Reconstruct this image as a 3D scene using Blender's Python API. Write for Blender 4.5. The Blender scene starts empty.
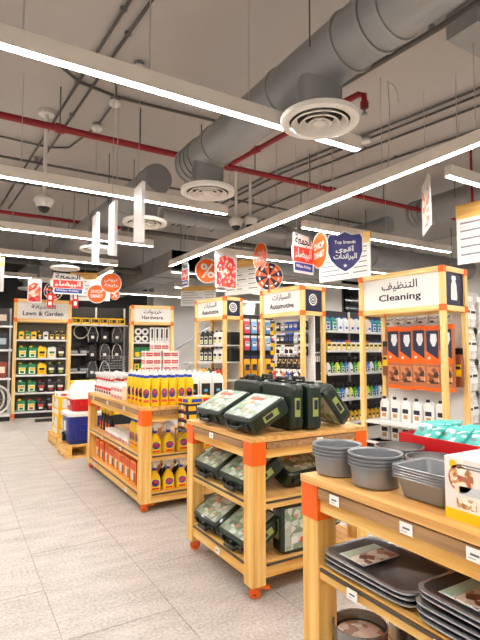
import bpy, math, random
from mathutils import Matrix, Vector
random.seed(7)
SC = bpy.context.scene
COL = SC.collection
R = math.radians

# ------------------------------------------------------------------ camera, world, exposure
cam_data = bpy.data.cameras.new('camera')
cam_data.sensor_width = 36.0
cam_data.lens = 478.0 / 640.0 * 36.0
cam_data.clip_start = 0.05
cam_data.clip_end = 100.0
cam = bpy.data.objects.new('camera', cam_data)
COL.objects.link(cam)
cam.location = (0, 0, 1.45)
cam.rotation_euler = (R(93.8), 0, R(-30.8))
SC.camera = cam
world = bpy.data.worlds.new('world')
world.use_nodes = True
world.node_tree.nodes['Background'].inputs[0].default_value = (1, .97, .93, 1)
world.node_tree.nodes['Background'].inputs[1].default_value = 0.25
SC.world = world
SC.view_settings.view_transform = 'Standard'
SC.view_settings.look = 'None'
SC.view_settings.gamma = 1.0
SC.view_settings.use_curve_mapping = False
SC.view_settings.exposure = 0.62
LAMP_STRENGTH = 54.0          # glow of the linear lamps

# ------------------------------------------------------------------ materials
def lin(h):
    if isinstance(h, str):
        h = h.lstrip('#')
        c = [int(h[i:i + 2], 16) / 255 for i in (0, 2, 4)]
    else:
        c = h
    return tuple(x / 12.92 if x <= .04045 else ((x + .055) / 1.055) ** 2.4 for x in c) + (1,)

MATS = {}
def mat(name, col, rough=.5, metal=0., noise=0., scale=20., trans=0., alpha=1., emit=0., bump=0., coat=0.):
    if name in MATS: return MATS[name]
    m = bpy.data.materials.new(name); m.use_nodes = True
    nt = m.node_tree; b = nt.nodes['Principled BSDF']
    b.inputs['Base Color'].default_value = lin(col)
    b.inputs['Roughness'].default_value = rough
    b.inputs['Metallic'].default_value = metal
    b.inputs['Transmission Weight'].default_value = trans
    b.inputs['Alpha'].default_value = alpha
    b.inputs['Coat Weight'].default_value = coat
    if emit:
        b.inputs['Emission Color'].default_value = lin(col)
        b.inputs['Emission Strength'].default_value = emit
    if noise or bump:
        tc = nt.nodes.new('ShaderNodeTexCoord'); nz = nt.nodes.new('ShaderNodeTexNoise')
        nz.inputs['Scale'].default_value = scale; nz.inputs['Detail'].default_value = 4
        nt.links.new(tc.outputs['Object'], nz.inputs['Vector'])
        if noise:
            mx = nt.nodes.new('ShaderNodeMixRGB'); c = lin(col)
            mx.inputs[1].default_value = tuple(max(0, x * (1 - noise)) for x in c[:3]) + (1,)
            mx.inputs[2].default_value = tuple(min(1, x * (1 + noise)) for x in c[:3]) + (1,)
            nt.links.new(nz.outputs['Fac'], mx.inputs[0]); nt.links.new(mx.outputs[0], b.inputs['Base Color'])
        if bump:
            bp = nt.nodes.new('ShaderNodeBump'); bp.inputs['Strength'].default_value = bump; bp.inputs['Distance'].default_value = .01
            nt.links.new(nz.outputs['Fac'], bp.inputs['Height']); nt.links.new(bp.outputs[0], b.inputs['Normal'])
    MATS[name] = m
    return m

def wood(name, axis, c1, c2, rough=.45):
    if name in MATS: return MATS[name]
    m = bpy.data.materials.new(name); m.use_nodes = True
    nt = m.node_tree; b = nt.nodes['Principled BSDF']
    tc = nt.nodes.new('ShaderNodeTexCoord'); mp = nt.nodes.new('ShaderNodeMapping')
    s = [38, 38, 38]; s[axis] = 1.6
    mp.inputs['Scale'].default_value = s
    nz = nt.nodes.new('ShaderNodeTexNoise'); nz.inputs['Scale'].default_value = 1.0; nz.inputs['Detail'].default_value = 5
    nz.inputs['Distortion'].default_value = .6
    cr = nt.nodes.new('ShaderNodeValToRGB')
    cr.color_ramp.elements[0].position = .33; cr.color_ramp.elements[0].color = lin(c1)
    cr.color_ramp.elements[1].position = .66; cr.color_ramp.elements[1].color = lin(c2)
    nt.links.new(tc.outputs['Object'], mp.inputs['Vector']); nt.links.new(mp.outputs[0], nz.inputs['Vector'])
    nt.links.new(nz.outputs['Fac'], cr.inputs[0]); nt.links.new(cr.outputs[0], b.inputs['Base Color'])
    b.inputs['Roughness'].default_value = rough
    MATS[name] = m
    return m

def printed(name, cols, scale=30., rough=.35, aspect=(1, 1, 1)):
    """a busy flat print: voronoi cells in a fixed palette"""
    if name in MATS: return MATS[name]
    m = bpy.data.materials.new(name); m.use_nodes = True
    nt = m.node_tree; b = nt.nodes['Principled BSDF']
    tc = nt.nodes.new('ShaderNodeTexCoord'); mp = nt.nodes.new('ShaderNodeMapping')
    mp.inputs['Scale'].default_value = aspect
    vo = nt.nodes.new('ShaderNodeTexVoronoi'); vo.inputs['Scale'].default_value = scale
    sp = nt.nodes.new('ShaderNodeSeparateColor')
    cr = nt.nodes.new('ShaderNodeValToRGB'); cr.color_ramp.interpolation = 'CONSTANT'
    el = cr.color_ramp.elements
    while len(el) < len(cols): el.new(.5)
    for i, c in enumerate(cols):
        el[i].position = i / len(cols); el[i].color = lin(c)
    nt.links.new(tc.outputs['Object'], mp.inputs['Vector']); nt.links.new(mp.outputs[0], vo.inputs['Vector'])
    nt.links.new(vo.outputs['Color'], sp.inputs[0]); nt.links.new(sp.outputs[0], cr.inputs[0])
    nt.links.new(cr.outputs[0], b.inputs['Base Color'])
    b.inputs['Roughness'].default_value = rough
    MATS[name] = m
    return m

W1, W2 = '#dfa043', '#f4cc7c'
WOODX, WOODY, WOODZ = wood('pine_x', 0, W1, W2), wood('pine_y', 1, W1, W2), wood('pine_z', 2, W1, W2)
WLX, WLY, WLZ = (wood('pale_pine_' + 'xyz'[i], i, '#e6b464', '#f7d898') for i in range(3))
SHELFW = wood('shelf_pine', 1, '#d0954c', '#edbd76')
RAILW = wood('rail_brown', 1, '#8a6440', '#b58c60')
ORANGE = mat('orange_paint', '#ee6404', .45)
WHITE = mat('white_plastic', '#dddcd9', .4)
WHITEM = mat('white_metal', '#dcdcda', .35)
OFFW = mat('off_white', '#d9d5cd', .5)
BLACK = mat('black_plastic', '#0c0c0c', .45)
BLACKS = mat('black_satin', '#0f0f11', .38)
NAVY = mat('navy_paint', '#13163e', .5)
GREYM = mat('grey_metal', '#8d8f90', .35, .7)
DUCT = mat('duct_metal', '#959799', .42, .35, .08, 6.)
DUCTL = mat('duct_ring', '#9a9b9c', .4, .3)
CONDUIT = mat('conduit', '#5b5a58', .5, .3)
REDP = mat('red_pipe', '#8e1220', .4)
RED = mat('red_plastic', '#c80e15', .4)
YELLOW = mat('yellow_plastic', '#f2c200', .38)
BLUE = mat('blue_plastic', '#1740a8', .38)
GREEN = mat('green_plastic', '#0c7a3c', .38)
TEAL = mat('teal_plastic', '#2fb7ad', .35)
PAPER = mat('paper_white', '#e6e5e2', .6)
INK = mat('ink_dark', '#1a1b33', .6)
GREYP = mat('grey_plastic', '#7d7f82', .5)
LAMP = mat('lamp_glow', '#fff9f3', .5, emit=LAMP_STRENGTH)
CASEG = mat('case_green', '#0b2115', .35, coat=.25)
CASED = mat('case_dark', '#0c140f', .45)
PAN = mat('pan_grey', '#8e9196', .3, .55)
PAND = mat('tray_dark', '#5c5f65', .3, .5)
TIN = mat('tin_steel', '#9a9c9e', .25, .8)

# ------------------------------------------------------------------ mesh tools
class MB:
    def __init__(s): s.v, s.f, s.m = [], [], []
    def add(s, vs, fs, mi=0, M=None):
        n = len(s.v)
        s.v += [tuple(M @ Vector(p)) if M else tuple(p) for p in vs]
        s.f += [tuple(i + n for i in f) for f in fs]
        s.m += (mi if isinstance(mi, list) else [mi] * len(fs))
        return s
    def box(s, a, b, mi=0, M=None):
        x0, y0, z0 = a; x1, y1, z1 = b
        vs = [(x0, y0, z0), (x1, y0, z0), (x1, y1, z0), (x0, y1, z0), (x0, y0, z1), (x1, y0, z1), (x1, y1, z1), (x0, y1, z1)]
        return s.add(vs, [(3, 2, 1, 0), (4, 5, 6, 7), (0, 1, 5, 4), (1, 2, 6, 5), (2, 3, 7, 6), (3, 0, 4, 7)], mi, M)
    def loft(s, secs, mi=0, n=14, M=None, bot=True, top=True):
        """sections (z, hx, hy, power[, ox, oy]); mi one index or one per band"""
        vs, fs, ms = [], [], []
        for q in secs:
            z, hx, hy, p = q[:4]; ox, oy = (q[4], q[5]) if len(q) > 5 else (0, 0)
            for i in range(n):
                a = 2 * math.pi * (i + .5) / n; c, d = math.cos(a), math.sin(a)
                vs.append((ox + hx * math.copysign(abs(c) ** (2 / p), c), oy + hy * math.copysign(abs(d) ** (2 / p), d), z))
        for k in range(len(secs) - 1):
            for i in range(n):
                j = (i + 1) % n
                fs.append((k * n + i, k * n + j, k * n + n + j, k * n + n + i)); ms.append(mi[k] if isinstance(mi, (list, tuple)) else mi)
        if bot: fs.append(tuple(range(n - 1, -1, -1))); ms.append(mi[0] if isinstance(mi, (list, tuple)) else mi)
        if top: fs.append(tuple(range((len(secs) - 1) * n, len(secs) * n))); ms.append(mi[-1] if isinstance(mi, (list, tuple)) else mi)
        return s.add(vs, fs, ms, M)
    def cyl(s, p, q, r, mi=0, n=10, r2=None):
        p, q = Vector(p), Vector(q); d = (q - p); L = d.length
        M = Matrix.Translation(p) @ d.to_track_quat('Z', 'Y').to_matrix().to_4x4()
        return s.loft([(0, r, r, 2), (L, r2 or r, r2 or r, 2)], mi, n, M)
    def tube(s, pts, r, mi=0, n=6, close=False):
        pts = [Vector(p) for p in pts]; vs, fs = [], []; N = len(pts)
        for i, p in enumerate(pts):
            a = pts[(i - 1) % N] if (i > 0 or close) else p
            b = pts[(i + 1) % N] if (i < N - 1 or close) else p
            t = (b - a).normalized(); u = t.cross(Vector((.13, .31, .94))).normalized(); w = t.cross(u)
            for k in range(n):
                an = 2 * math.pi * k / n
                vs.append(p + u * r * math.cos(an) + w * r * math.sin(an))
        for i in range(N if close else N - 1):
            j = (i + 1) % N
            for k in range(n):
                l = (k + 1) % n
                fs.append((i * n + k, i * n + l, j * n + l, j * n + k))
        if not close: fs += [tuple(range(n - 1, -1, -1)), tuple(range((N - 1) * n, N * n))]
        return s.add(vs, fs, mi)
    def poly(s, pts, y0, y1, mi=0, M=None):
        """outline in x,z extruded from y0 (front) to y1"""
        n = len(pts); vs = [(x, y0, z) for x, z in pts] + [(x, y1, z) for x, z in pts]
        fs = [tuple(range(n)), tuple(range(2 * n - 1, n - 1, -1))] + [(i, n + i, n + (i + 1) % n, (i + 1) % n) for i in range(n)]
        return s.add(vs, fs, mi, M)
    def mesh(s, name, mats, smooth=True):
        me = bpy.data.meshes.new(name)
        me.from_pydata(s.v, [], s.f)
        for m in (mats if isinstance(mats, (list, tuple)) else [mats]): me.materials.append(m)
        me.polygons.foreach_set('material_index', s.m)
        import_bm(me)
        if smooth:
            me.polygons.foreach_set('use_smooth', [True] * len(me.polygons))
            me.set_sharp_from_angle(angle=R(38))
        me.update()
        return me

import bmesh
def import_bm(me):
    b = bmesh.new(); b.from_mesh(me); bmesh.ops.recalc_face_normals(b, faces=b.faces); b.to_mesh(me); b.free()

def ob(name, me, parent=None, loc=(0, 0, 0), rz=0., rot=None, label=None, kind=None):
    if isinstance(me, tuple): me = me[0].mesh(name, me[1])
    o = bpy.data.objects.new(name, me); COL.objects.link(o)
    o.location = loc; o.rotation_euler = rot if rot else (0, 0, rz)
    if parent: o.parent = parent
    if label: o['label'] = label
    if kind: o['kind'] = kind
    return o
def tag(o, label, cat, group=None):
    o['label'] = label; o['category'] = cat
    if group: o['group'] = group
    return o
def thing(name, label, cat, loc=(0, 0, 0), rz=0., group=None, rot=None):
    return tag(ob(name, None, None, loc, rz, rot), label, cat, group)
def struct(name, me, loc=(0, 0, 0), rz=0.):
    return ob(name, me, None, loc, rz, kind='structure')

def proto(name, cat, *parts):
    """parts: (name, mesh[, [(sub name, mesh), ...]])"""
    return dict(name=name, cat=cat, parts=parts)
def place(P, loc, rz, label, group=None, rot=None, scale=None):
    t = thing(P['name'], label, P['cat'], loc, rz, group, rot)
    if scale: t.scale = (scale,) * 3
    for p in P['parts']:
        o = ob(p[0], p[1], t)
        if len(p) > 2:
            for q in p[2]: ob(q[0], q[1], o)
    return t
ORD = 'first second third fourth fifth sixth seventh eighth ninth tenth eleventh twelfth thirteenth fourteenth fifteenth sixteenth seventeenth eighteenth'.split()
class Fr:
    def __init__(s, x, y, rz): s.o = Vector((x, y, 0)); s.rz = R(rz); s.M = Matrix.Translation(s.o) @ Matrix.Rotation(s.rz, 4, 'Z')
    def p(s, u, v, z): return s.M @ Vector((u, v, z))
def row(Ps, F, u0, u1, n, v, z, desc, where, group, drz=0., jit=.004):
    """n products side by side; Ps one prototype or a list, desc a text or list"""
    out = []
    for i in range(n):
        P = Ps[i % len(Ps)] if isinstance(Ps, list) else Ps
        d = desc[i % len(desc)] if isinstance(desc, list) else desc
        u = u0 + (u1 - u0) * (i + .5) / n
        out.append(place(P, F.p(u + random.uniform(-jit, jit), v + random.uniform(-jit, jit), z), F.rz + drz + R(random.uniform(-3, 3)),
              f'{d}, {ORD[i]} from left on {where}', group))
    return out

# ------------------------------------------------------------------ lettering
ARB = {'ا': (0xFE8D, 2), 'أ': (0xFE83, 2), 'ب': (0xFE8F, 4), 'ة': (0xFE93, 2), 'ت': (0xFE95, 4), 'ج': (0xFE9D, 4), 'ح': (0xFEA1, 4), 'خ': (0xFEA5, 4),
       'د': (0xFEA9, 2), 'ر': (0xFEAD, 2), 'ز': (0xFEAF, 2), 'س': (0xFEB1, 4), 'ش': (0xFEB5, 4), 'ض': (0xFEBD, 4), 'ظ': (0xFEC5, 4), 'ع': (0xFEC9, 4),
       'ف': (0xFED1, 4), 'ق': (0xFED5, 4), 'ك': (0xFED9, 4), 'ل': (0xFEDD, 4), 'م': (0xFEE1, 4), 'ن': (0xFEE5, 4), 'ه': (0xFEE9, 4), 'و': (0xFEED, 2),
       'ى': (0xFEEF, 2), 'ي': (0xFEF1, 4), 'ء': (0xFE80, 1)}
def arabic(t):
    words = []
    for w in t.split(' '):
        r = ''
        for i, c in enumerate(w):
            b, n = ARB[c]
            prev = i > 0 and ARB[w[i - 1]][1] == 4
            nxt = i < len(w) - 1 and n == 4 and ARB[w[i + 1]][1] > 1
            r = chr(b + ((3 if nxt else 1) if prev and n > 1 else (2 if nxt else 0))) + r
        words.insert(0, r)
    return ' '.join(words)
def text(body, m, w=None, h=None, bold=.012, depth=.002):
    """lettering mesh standing in x,z, centred, front towards -y; fitted to width w and height h"""
    cu = bpy.data.curves.new('lettering', 'FONT'); cu.body = body; cu.resolution_u = 2; cu.offset = bold; cu.extrude = .01
    o = bpy.data.objects.new('lettering', cu)
    src = o.to_mesh()
    me = src.copy(); o.to_mesh_clear(); bpy.data.objects.remove(o)
    xs = [v.co.x for v in me.vertices] or [0]; ys = [v.co.y for v in me.vertices] or [0]
    cx, cy = (min(xs) + max(xs)) / 2, (min(ys) + max(ys)) / 2
    sx = w / (max(xs) - min(xs)) if w else None; sy = h / (max(ys) - min(ys)) if h else None
    if sx is None: sx = sy
    if sy is None: sy = sx
    for v in me.vertices:
        x, y, z = v.co
        v.co = ((x - cx) * sx, -depth if z > 0 else 0, (y - cy) * sy)
    me.materials.clear(); me.materials.append(m)
    me.name = 'lettering'
    return me
def lettering(parent, body, m, u, y, z, w=None, h=None, rz=0., bold=.012):
    return ob('lettering', text(body, m, w, h, bold), parent, (u, y, z), rz)
# ------------------------------------------------------------------ the setting: floor, walls, ceiling
ROOM = (-3.0, 11.2, -3.0, 17.0)
CEIL = 4.5
TOPZ = CEIL - .006        # where hangers meet the slab
def tile_mat():
    m = bpy.data.materials.new('floor_tile'); m.use_nodes = True
    nt = m.node_tree; b = nt.nodes['Principled BSDF']
    g = nt.nodes.new('ShaderNodeNewGeometry'); oi = nt.nodes.new('ShaderNodeObjectInfo')
    n1 = nt.nodes.new('ShaderNodeTexNoise'); n1.inputs['Scale'].default_value = 55; n1.inputs['Detail'].default_value = 6
    n2 = nt.nodes.new('ShaderNodeTexNoise'); n2.inputs['Scale'].default_value = 3; n2.inputs['Detail'].default_value = 3
    mp = nt.nodes.new('ShaderNodeMapping'); mp.inputs['Scale'].default_value = (1, 3, 1); mp.inputs['Rotation'].default_value = (0, 0, .5)
    nt.links.new(g.outputs['Position'], n1.inputs['Vector']); nt.links.new(g.outputs['Position'], mp.inputs['Vector']); nt.links.new(mp.outputs[0], n2.inputs['Vector'])
    cr = nt.nodes.new('ShaderNodeValToRGB')
    cr.color_ramp.elements[0].position = .32; cr.color_ramp.elements[0].color = lin('#958d85')
    cr.color_ramp.elements[1].position = .62; cr.color_ramp.elements[1].color = lin('#c8c2bb')
    ad = nt.nodes.new('ShaderNodeMath'); ad.operation = 'MULTIPLY_ADD'; ad.inputs[1].default_value = .35; ad.inputs[2].default_value = 0
    nt.links.new(n2.outputs['Fac'], ad.inputs[0])
    a2 = nt.nodes.new('ShaderNodeMath'); a2.operation = 'MULTIPLY_ADD'; a2.inputs[1].default_value = .65
    nt.links.new(n1.outputs['Fac'], a2.inputs[0]); nt.links.new(ad.outputs[0], a2.inputs[2])
    nt.links.new(a2.outputs[0], cr.inputs[0])
    mx = nt.nodes.new('ShaderNodeMixRGB'); mx.blend_type = 'MULTIPLY'; mx.inputs[0].default_value = .5
    r2 = nt.nodes.new('ShaderNodeValToRGB'); r2.color_ramp.elements[0].color = (.86, .85, .84, 1); r2.color_ramp.elements[1].color = (1, 1, 1, 1)
    nt.links.new(oi.outputs['Random'], r2.inputs[0]); nt.links.new(cr.outputs[0], mx.inputs[1]); nt.links.new(r2.outputs[0], mx.inputs[2])
    nt.links.new(mx.outputs[0], b.inputs['Base Color'])
    b.inputs['Roughness'].default_value = .42
    return m
TILE = tile_mat()
floor = struct('floor', (MB().box((ROOM[0], ROOM[2], -.12), (ROOM[1], ROOM[3], -.004)), mat('floor_grout', '#a39a90', .7, 0, .1, 30)))
tm = MB().box((-.2975, -.5975, -.0035), (.2975, .5975, 0)).mesh('floor_tile', TILE, False)
for i in range(-4, 14):
    for j in range(0, 12):
        ob('floor_tile', tm, floor, (.515 + .6 * (i - .5) + .003, 2.6 + 1.2 * (j - 1.5) + (.6 if i % 2 == 0 else 0), 0))
# a tile field too far to tell tiles apart
ob('floor_tile_field', (MB().box((ROOM[0], 14.7, -.0035), (ROOM[1], ROOM[3], 0)).box((8.32, -1.2, -.0035), (ROOM[1], 14.65, 0)), TILE), floor, kind='stuff')

WALLW = mat('wall_white', '#dcdad6', .7, 0, .03, 3)
WALLD = mat('wall_charcoal', '#3c3b3b', .8, 0, .05, 3)
CEILM = mat('ceiling_paint', '#b6b2af', .85, 0, .05, 1.2, bump=.05)
struct('ceiling', (MB().box((ROOM[0], ROOM[2], CEIL), (ROOM[1], ROOM[3], CEIL + .15)), CEILM))
struct('wall_left', (MB().box((ROOM[0] - .15, ROOM[2], 0), (ROOM[0], ROOM[3], CEIL)), WALLW))
struct('wall_right', (MB().box((ROOM[1], ROOM[2], 0), (ROOM[1] + .15, ROOM[3], CEIL)), WALLW))
struct('wall_back', (MB().box((ROOM[0], ROOM[3], 0), (6.1, ROOM[3] + .15, CEIL)), WALLD))
struct('wall_back_white', (MB().box((6.1, ROOM[3], 0), (ROOM[1], ROOM[3] + .15, CEIL)), WALLW))
struct('wall_front', (MB().box((ROOM[0], ROOM[2] - .15, 0), (ROOM[1], ROOM[2], CEIL)), WALLW))
# dark framed window on the right wall
GLASSD = mat('window_glass_dark', '#20242a', .08)
win = struct('window_1', (MB().box((ROOM[1] - .06, 9.0, 2.2), (ROOM[1], 9.08, 4.1)).box((ROOM[1] - .06, 11.9, 2.2), (ROOM[1], 12.0, 4.1)).box((ROOM[1] - .06, 9.0, 4.0), (ROOM[1], 12.0, 4.1)).box((ROOM[1] - .06, 9.0, 2.1), (ROOM[1], 12.0, 2.2)), BLACKS))
for k in range(3):
    ob('window_pane', (MB().box((ROOM[1] - .03, 9.06 + k * .96, 2.2), (ROOM[1] - .01, 9.98 + k * .96, 4.0)), GLASSD), win)
    ob('window_mullion', (MB().box((ROOM[1] - .07, 9.98 + k * .96, 2.2), (ROOM[1], 10.04 + k * .96, 4.0)), BLACKS), win)
struct('trim_1', (MB().box((6.1, 16.3, 0), (6.5, 16.7, CEIL)), WALLW))           # white column
SOFF = mat('soffit_grey', '#77736f', .8)

# ------------------------------------------------------------------ linear lamps
WIRE = mat('steel_wire', '#bdb8b2', .4, .5)
HOUS = mat('lamp_housing', '#e6dfd6', .45)
ZL = 3.3
def lamp_x(y, x0, x1, label, wires):
    t = thing('linear_lamp', label, 'lamp', (0, y, ZL), 0, 'long linear lamps under the ceiling')
    ob('housing', (MB().box((x0, -.04, .01), (x1, .04, .12)).box((x0, -.04, 0), (x1, -.032, .01)).box((x0, .032, 0), (x1, .04, .01)), HOUS), t)
    ob('diffuser', (MB().box((x0 + .01, -.032, .001), (x1 - .01, .032, .01)), LAMP), t)
    for x in wires: ob('suspension_wire', (MB().cyl((x, 0, .12), (x, 0, TOPZ - ZL), .004, n=5), WIRE), t)
    return t
def lamp_y(x, y0, y1, label, wires):
    t = thing('linear_lamp', label, 'lamp', (x, 0, ZL), 0, 'long linear lamps under the ceiling')
    ob('housing', (MB().box((-.04, y0, .01), (.04, y1, .12)).box((-.04, y0, 0), (-.032, y1, .01)).box((.032, y0, 0), (.04, y1, .01)), HOUS), t)
    ob('diffuser', (MB().box((-.032, y0 + .01, .001), (.032, y1 - .01, .01)), LAMP), t)
    for y in wires: ob('suspension_wire', (MB().cyl((0, y, .12), (0, y, TOPZ - ZL), .004, n=5), WIRE), t)
    return t
lamp_x(3.13, -2.6, 3.14, 'nearest long linear lamp crossing the upper left above the round vent', (.3, 1.12, 1.95, 2.9))
lamp_x(5.55, -2.6, 3.1, 'second linear lamp from the camera, crossing in front of the ceiling camera', (.55, 1.6, 2.69))
lamp_x(7.95, -2.6, 2.95, 'third linear lamp from the camera on the left side', (.7, 1.6, 2.5))
lamp_x(10.1, -2.6, 2.95, 'fourth and farthest linear lamp on the left side', (.8, 1.8, 2.8))
lamp_x(.7, -2.6, 3.1, 'linear lamp overhead of the camera, out of the picture', (0, 2))
lamp_x(-1.7, -2.6, 3.1, 'linear lamp behind the camera, out of the picture', (0, 2))
lamp_y(3.96, -2.5, 9.6, 'longest linear lamp running away from the upper right into the store', (2.5, 3.6, 4.4, 5.6, 7.0, 8.3))
lamp_x(.7, 4.42, 10.4, 'linear lamp far right beside the camera, out of the picture', (5, 8))
lamp_x(3.12, 4.42, 10.4, 'short visible linear lamp at the right edge beside the long lamp', (4.6, 6))
lamp_x(5.58, 4.42, 7.9, 'linear lamp on the right above the shield sign', (4.8, 6.2, 7.6))
lamp_x(7.9, 4.3, 10.4, 'linear lamp behind the oval sign above the automotive stands', (4.6, 6.2, 8))
lamp_x(10.3, 4.3, 10.4, 'farthest linear lamp on the right, above the white wall', (4.6, 6.2, 8))
lamp_y(3.05, 10.9, 15.5, 'distant linear lamp running away above the hardware stand', (11.5, 13.5))
lamp_x(13.0, -2.6, 2.4, 'distant linear lamp beyond the lawn stand', (0, 2))
lamp_x(12.7, 5.4, 10.4, 'distant linear lamp added on the right beyond the counter to brighten the back', (6, 9))  # added lamp, lifts the dim right rear of the store
lamp_x(15.0, 4.3, 10.4, 'most distant linear lamp, added to light the white back wall', (6, 9))  # extra lamp put in so the back wall does not render dark

# ------------------------------------------------------------------ air ducts
def ring_pts(r, n=20): return [(r * math.cos(2 * math.pi * i / n), r * math.sin(2 * math.pi * i / n)) for i in range(n)]
DIFFM = mat('vent_white', '#e4e1dc', .45)
DARKV = mat('vent_gap', '#2a2826', .8)
def make_diffuser():
    n = 28
    body = MB().loft([(.05, .30, .30, 2), (.012, .30, .30, 2), (0, .27, .27, 2), (.012, .235, .235, 2)], 0, n, top=False, bot=False).mesh('vent_rim', DIFFM)
    dark = MB().loft([(.045, .24, .24, 2), (.05, .24, .24, 2)], 0, n).mesh('vent_throat', DARKV)
    cones = []
    for r0, r1 in ((.22, .175), (.155, .115), (.095, .05)):
        cones.append(MB().loft([(.0, r0, r0, 2), (.04, r1, r1, 2), (.042, r1 - .004, r1 - .004, 2), (-.004, r0 - .012, r0 - .012, 2), (.0, r0, r0, 2)], 0, n, top=False, bot=False).mesh('louvre_ring', DIFFM))
    cones.append(MB().loft([(.0, .045, .045, 2), (.01, .05, .05, 2), (.03, .02, .02, 2)], 0, 16).mesh('louvre_disc', DIFFM))
    return body, dark, cones
DIFF = make_diffuser()
def duct(name, label, x, y0, y1, z, r, yaw, drops, rings=(), zd=3.2, cap0=True):
    """round duct running along local y from y0 to y1 with vents dropped at the given places"""
    t = thing(name, label, 'air duct', (x, y0, z), R(yaw))
    L = y1 - y0
    ob('duct_pipe', (MB().cyl((0, 0, 0), (0, L, 0), r, 0, 28), DUCT), t)
    for k in range(1, int(L / 1.2) + 1):
        if k * 1.2 < L: ob('seam_flange', (MB().cyl((0, k * 1.2 - .012, 0), (0, k * 1.2 + .012, 0), r + .012, 0, 28), DUCTL), t)
    for k in rings: ob('seam_flange', (MB().cyl((0, k - .012, 0), (0, k + .012, 0), r + .014, 0, 28), DUCTL), t)
    for d in drops:
        nk = ob('vent_neck', (MB().cyl((0, d, -(z - zd) + .05), (0, d, 0), .175, 0, 24), DUCT), t)
        o = ob('ceiling_vent', DIFF[0], t, (0, d, zd - z))
        ob('vent_throat', DIFF[1], o)
        for c in DIFF[2]: ob('louvre_ring', c, o)
    for d in range(1, int(L / 2) + 1):
        for s in (-1, 1): ob('hanger_rod', (MB().cyl((s * (r + .01), d * 2 - .6, 0), (s * (r + .01), d * 2 - .6, TOPZ - z), .006, 0, 5), CONDUIT), t)
    return t
duct('air_duct', 'nearest big round grey duct with two round white vents, upper centre', 2.36, -2.8, 5.12, 3.66, .21, 0, (2.8 + 2.76, 2.8 + 4.66), (7.55, 7.66, 7.77, 7.88, 5.2, 4.95))
duct('air_duct', 'second grey round duct with end disc and a row of vents receding left', 2.22, 5.8, 15.6, 3.72, .19, 3.0, (.45, 2.55, 4.8, 6.8, 8.8), (.1, .3))
duct('air_duct', 'round grey duct at the right above the cleaning stand', 7.36, -2.5, 5.95, 4.02, .24, 0, (), (8.3, 8.2, 8.1))
duct('air_duct', 'round duct with end disc right of the red pipe', 7.75, 6.9, 14.0, 4.12, .18, 0, (), ())
# big distant ducts and soffit boxes
t = thing('air_duct', 'wide grey duct crossing behind the cleaning sign at the right', 'air duct', (5.2, 9.5, 3.62), 0)
ob('duct_pipe', (MB().cyl((0, 0, 0), (5.8, 0, 0), .26, 0, 24), DUCT), t)
for k in (.5, 3.0, 5.2): ob('hanger_rod', (MB().cyl((k, 0, .2), (k, 0, TOPZ - 3.62), .008, 0, 6), CONDUIT), t)
for k in (1.2, 2.4, 3.6, 4.8): ob('seam_flange', (MB().cyl((k - .015, 0, 0), (k + .015, 0, 0), .275, 0, 24), DUCTL), t)
t = thing('air_duct', 'large dark grey duct above the cleaning stand sign', 'air duct', (7.0, 7.3, 3.5), 0)
ob('duct_pipe', (MB().cyl((0, 0, 0), (4.0, 0, 0), .24, 0, 24), DUCT), t)
for k in (.5, 3.4): ob('hanger_rod', (MB().cyl((k, 0, .2), (k, 0, TOPZ - 3.5), .008, 0, 6), CONDUIT), t)
for k in (.6, 1.8, 3.0): ob('seam_flange', (MB().cyl((k - .015, 0, 0), (k + .015, 0, 0), .255, 0, 24), DUCTL), t)
t = thing('air_duct', 'grey rectangular duct box running back above the hardware stand', 'air duct', (4.6, 10.2, 3.35), 0)
ob('duct_box', (MB().box((-.35, 0, 0), (.35, 6.5, .45)), DUCT), t)
for k in (.3, 3.0, 6.0): ob('hanger_rod', (MB().cyl((0, k, .45), (0, k, TOPZ - 3.35), .008, 0, 6), CONDUIT), t)
for k in range(6): ob('seam_flange', (MB().box((-.37, k * 1.2, -.02), (.37, k * 1.2 + .04, .47)), DUCTL), t)
t = thing('air_duct', 'pale thin round duct crossing left of centre below the vents', 'air duct', (2.75, 7.05, 3.62), 0)
ob('duct_pipe', (MB().cyl((0, 0, 0), (3.6, 0, 0), .11, 0, 20), DUCT), t)
for k in (.4, 2.8): ob('hanger_rod', (MB().cyl((k, 0, .1), (k, 0, TOPZ - 3.62), .007, 0, 6), CONDUIT), t)
for k in (.6, 1.5, 2.4, 3.2): ob('seam_flange', (MB().cyl((k - .02, 0, 0), (k + .02, 0, 0), .122, 0, 20), DUCTL), t)
t = thing('air_duct', 'grey box duct along the ceiling in the upper right corner', 'air duct', (3.72, 2.3, 4.25), 0)
ob('duct_box', (MB().box((0, 0, 0), (6.5, .3, .23)), DUCT), t)
ob('seam_flange', (MB().box((1.2, -.02, -.02), (1.24, .32, .23)), DUCTL), t)

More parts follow.
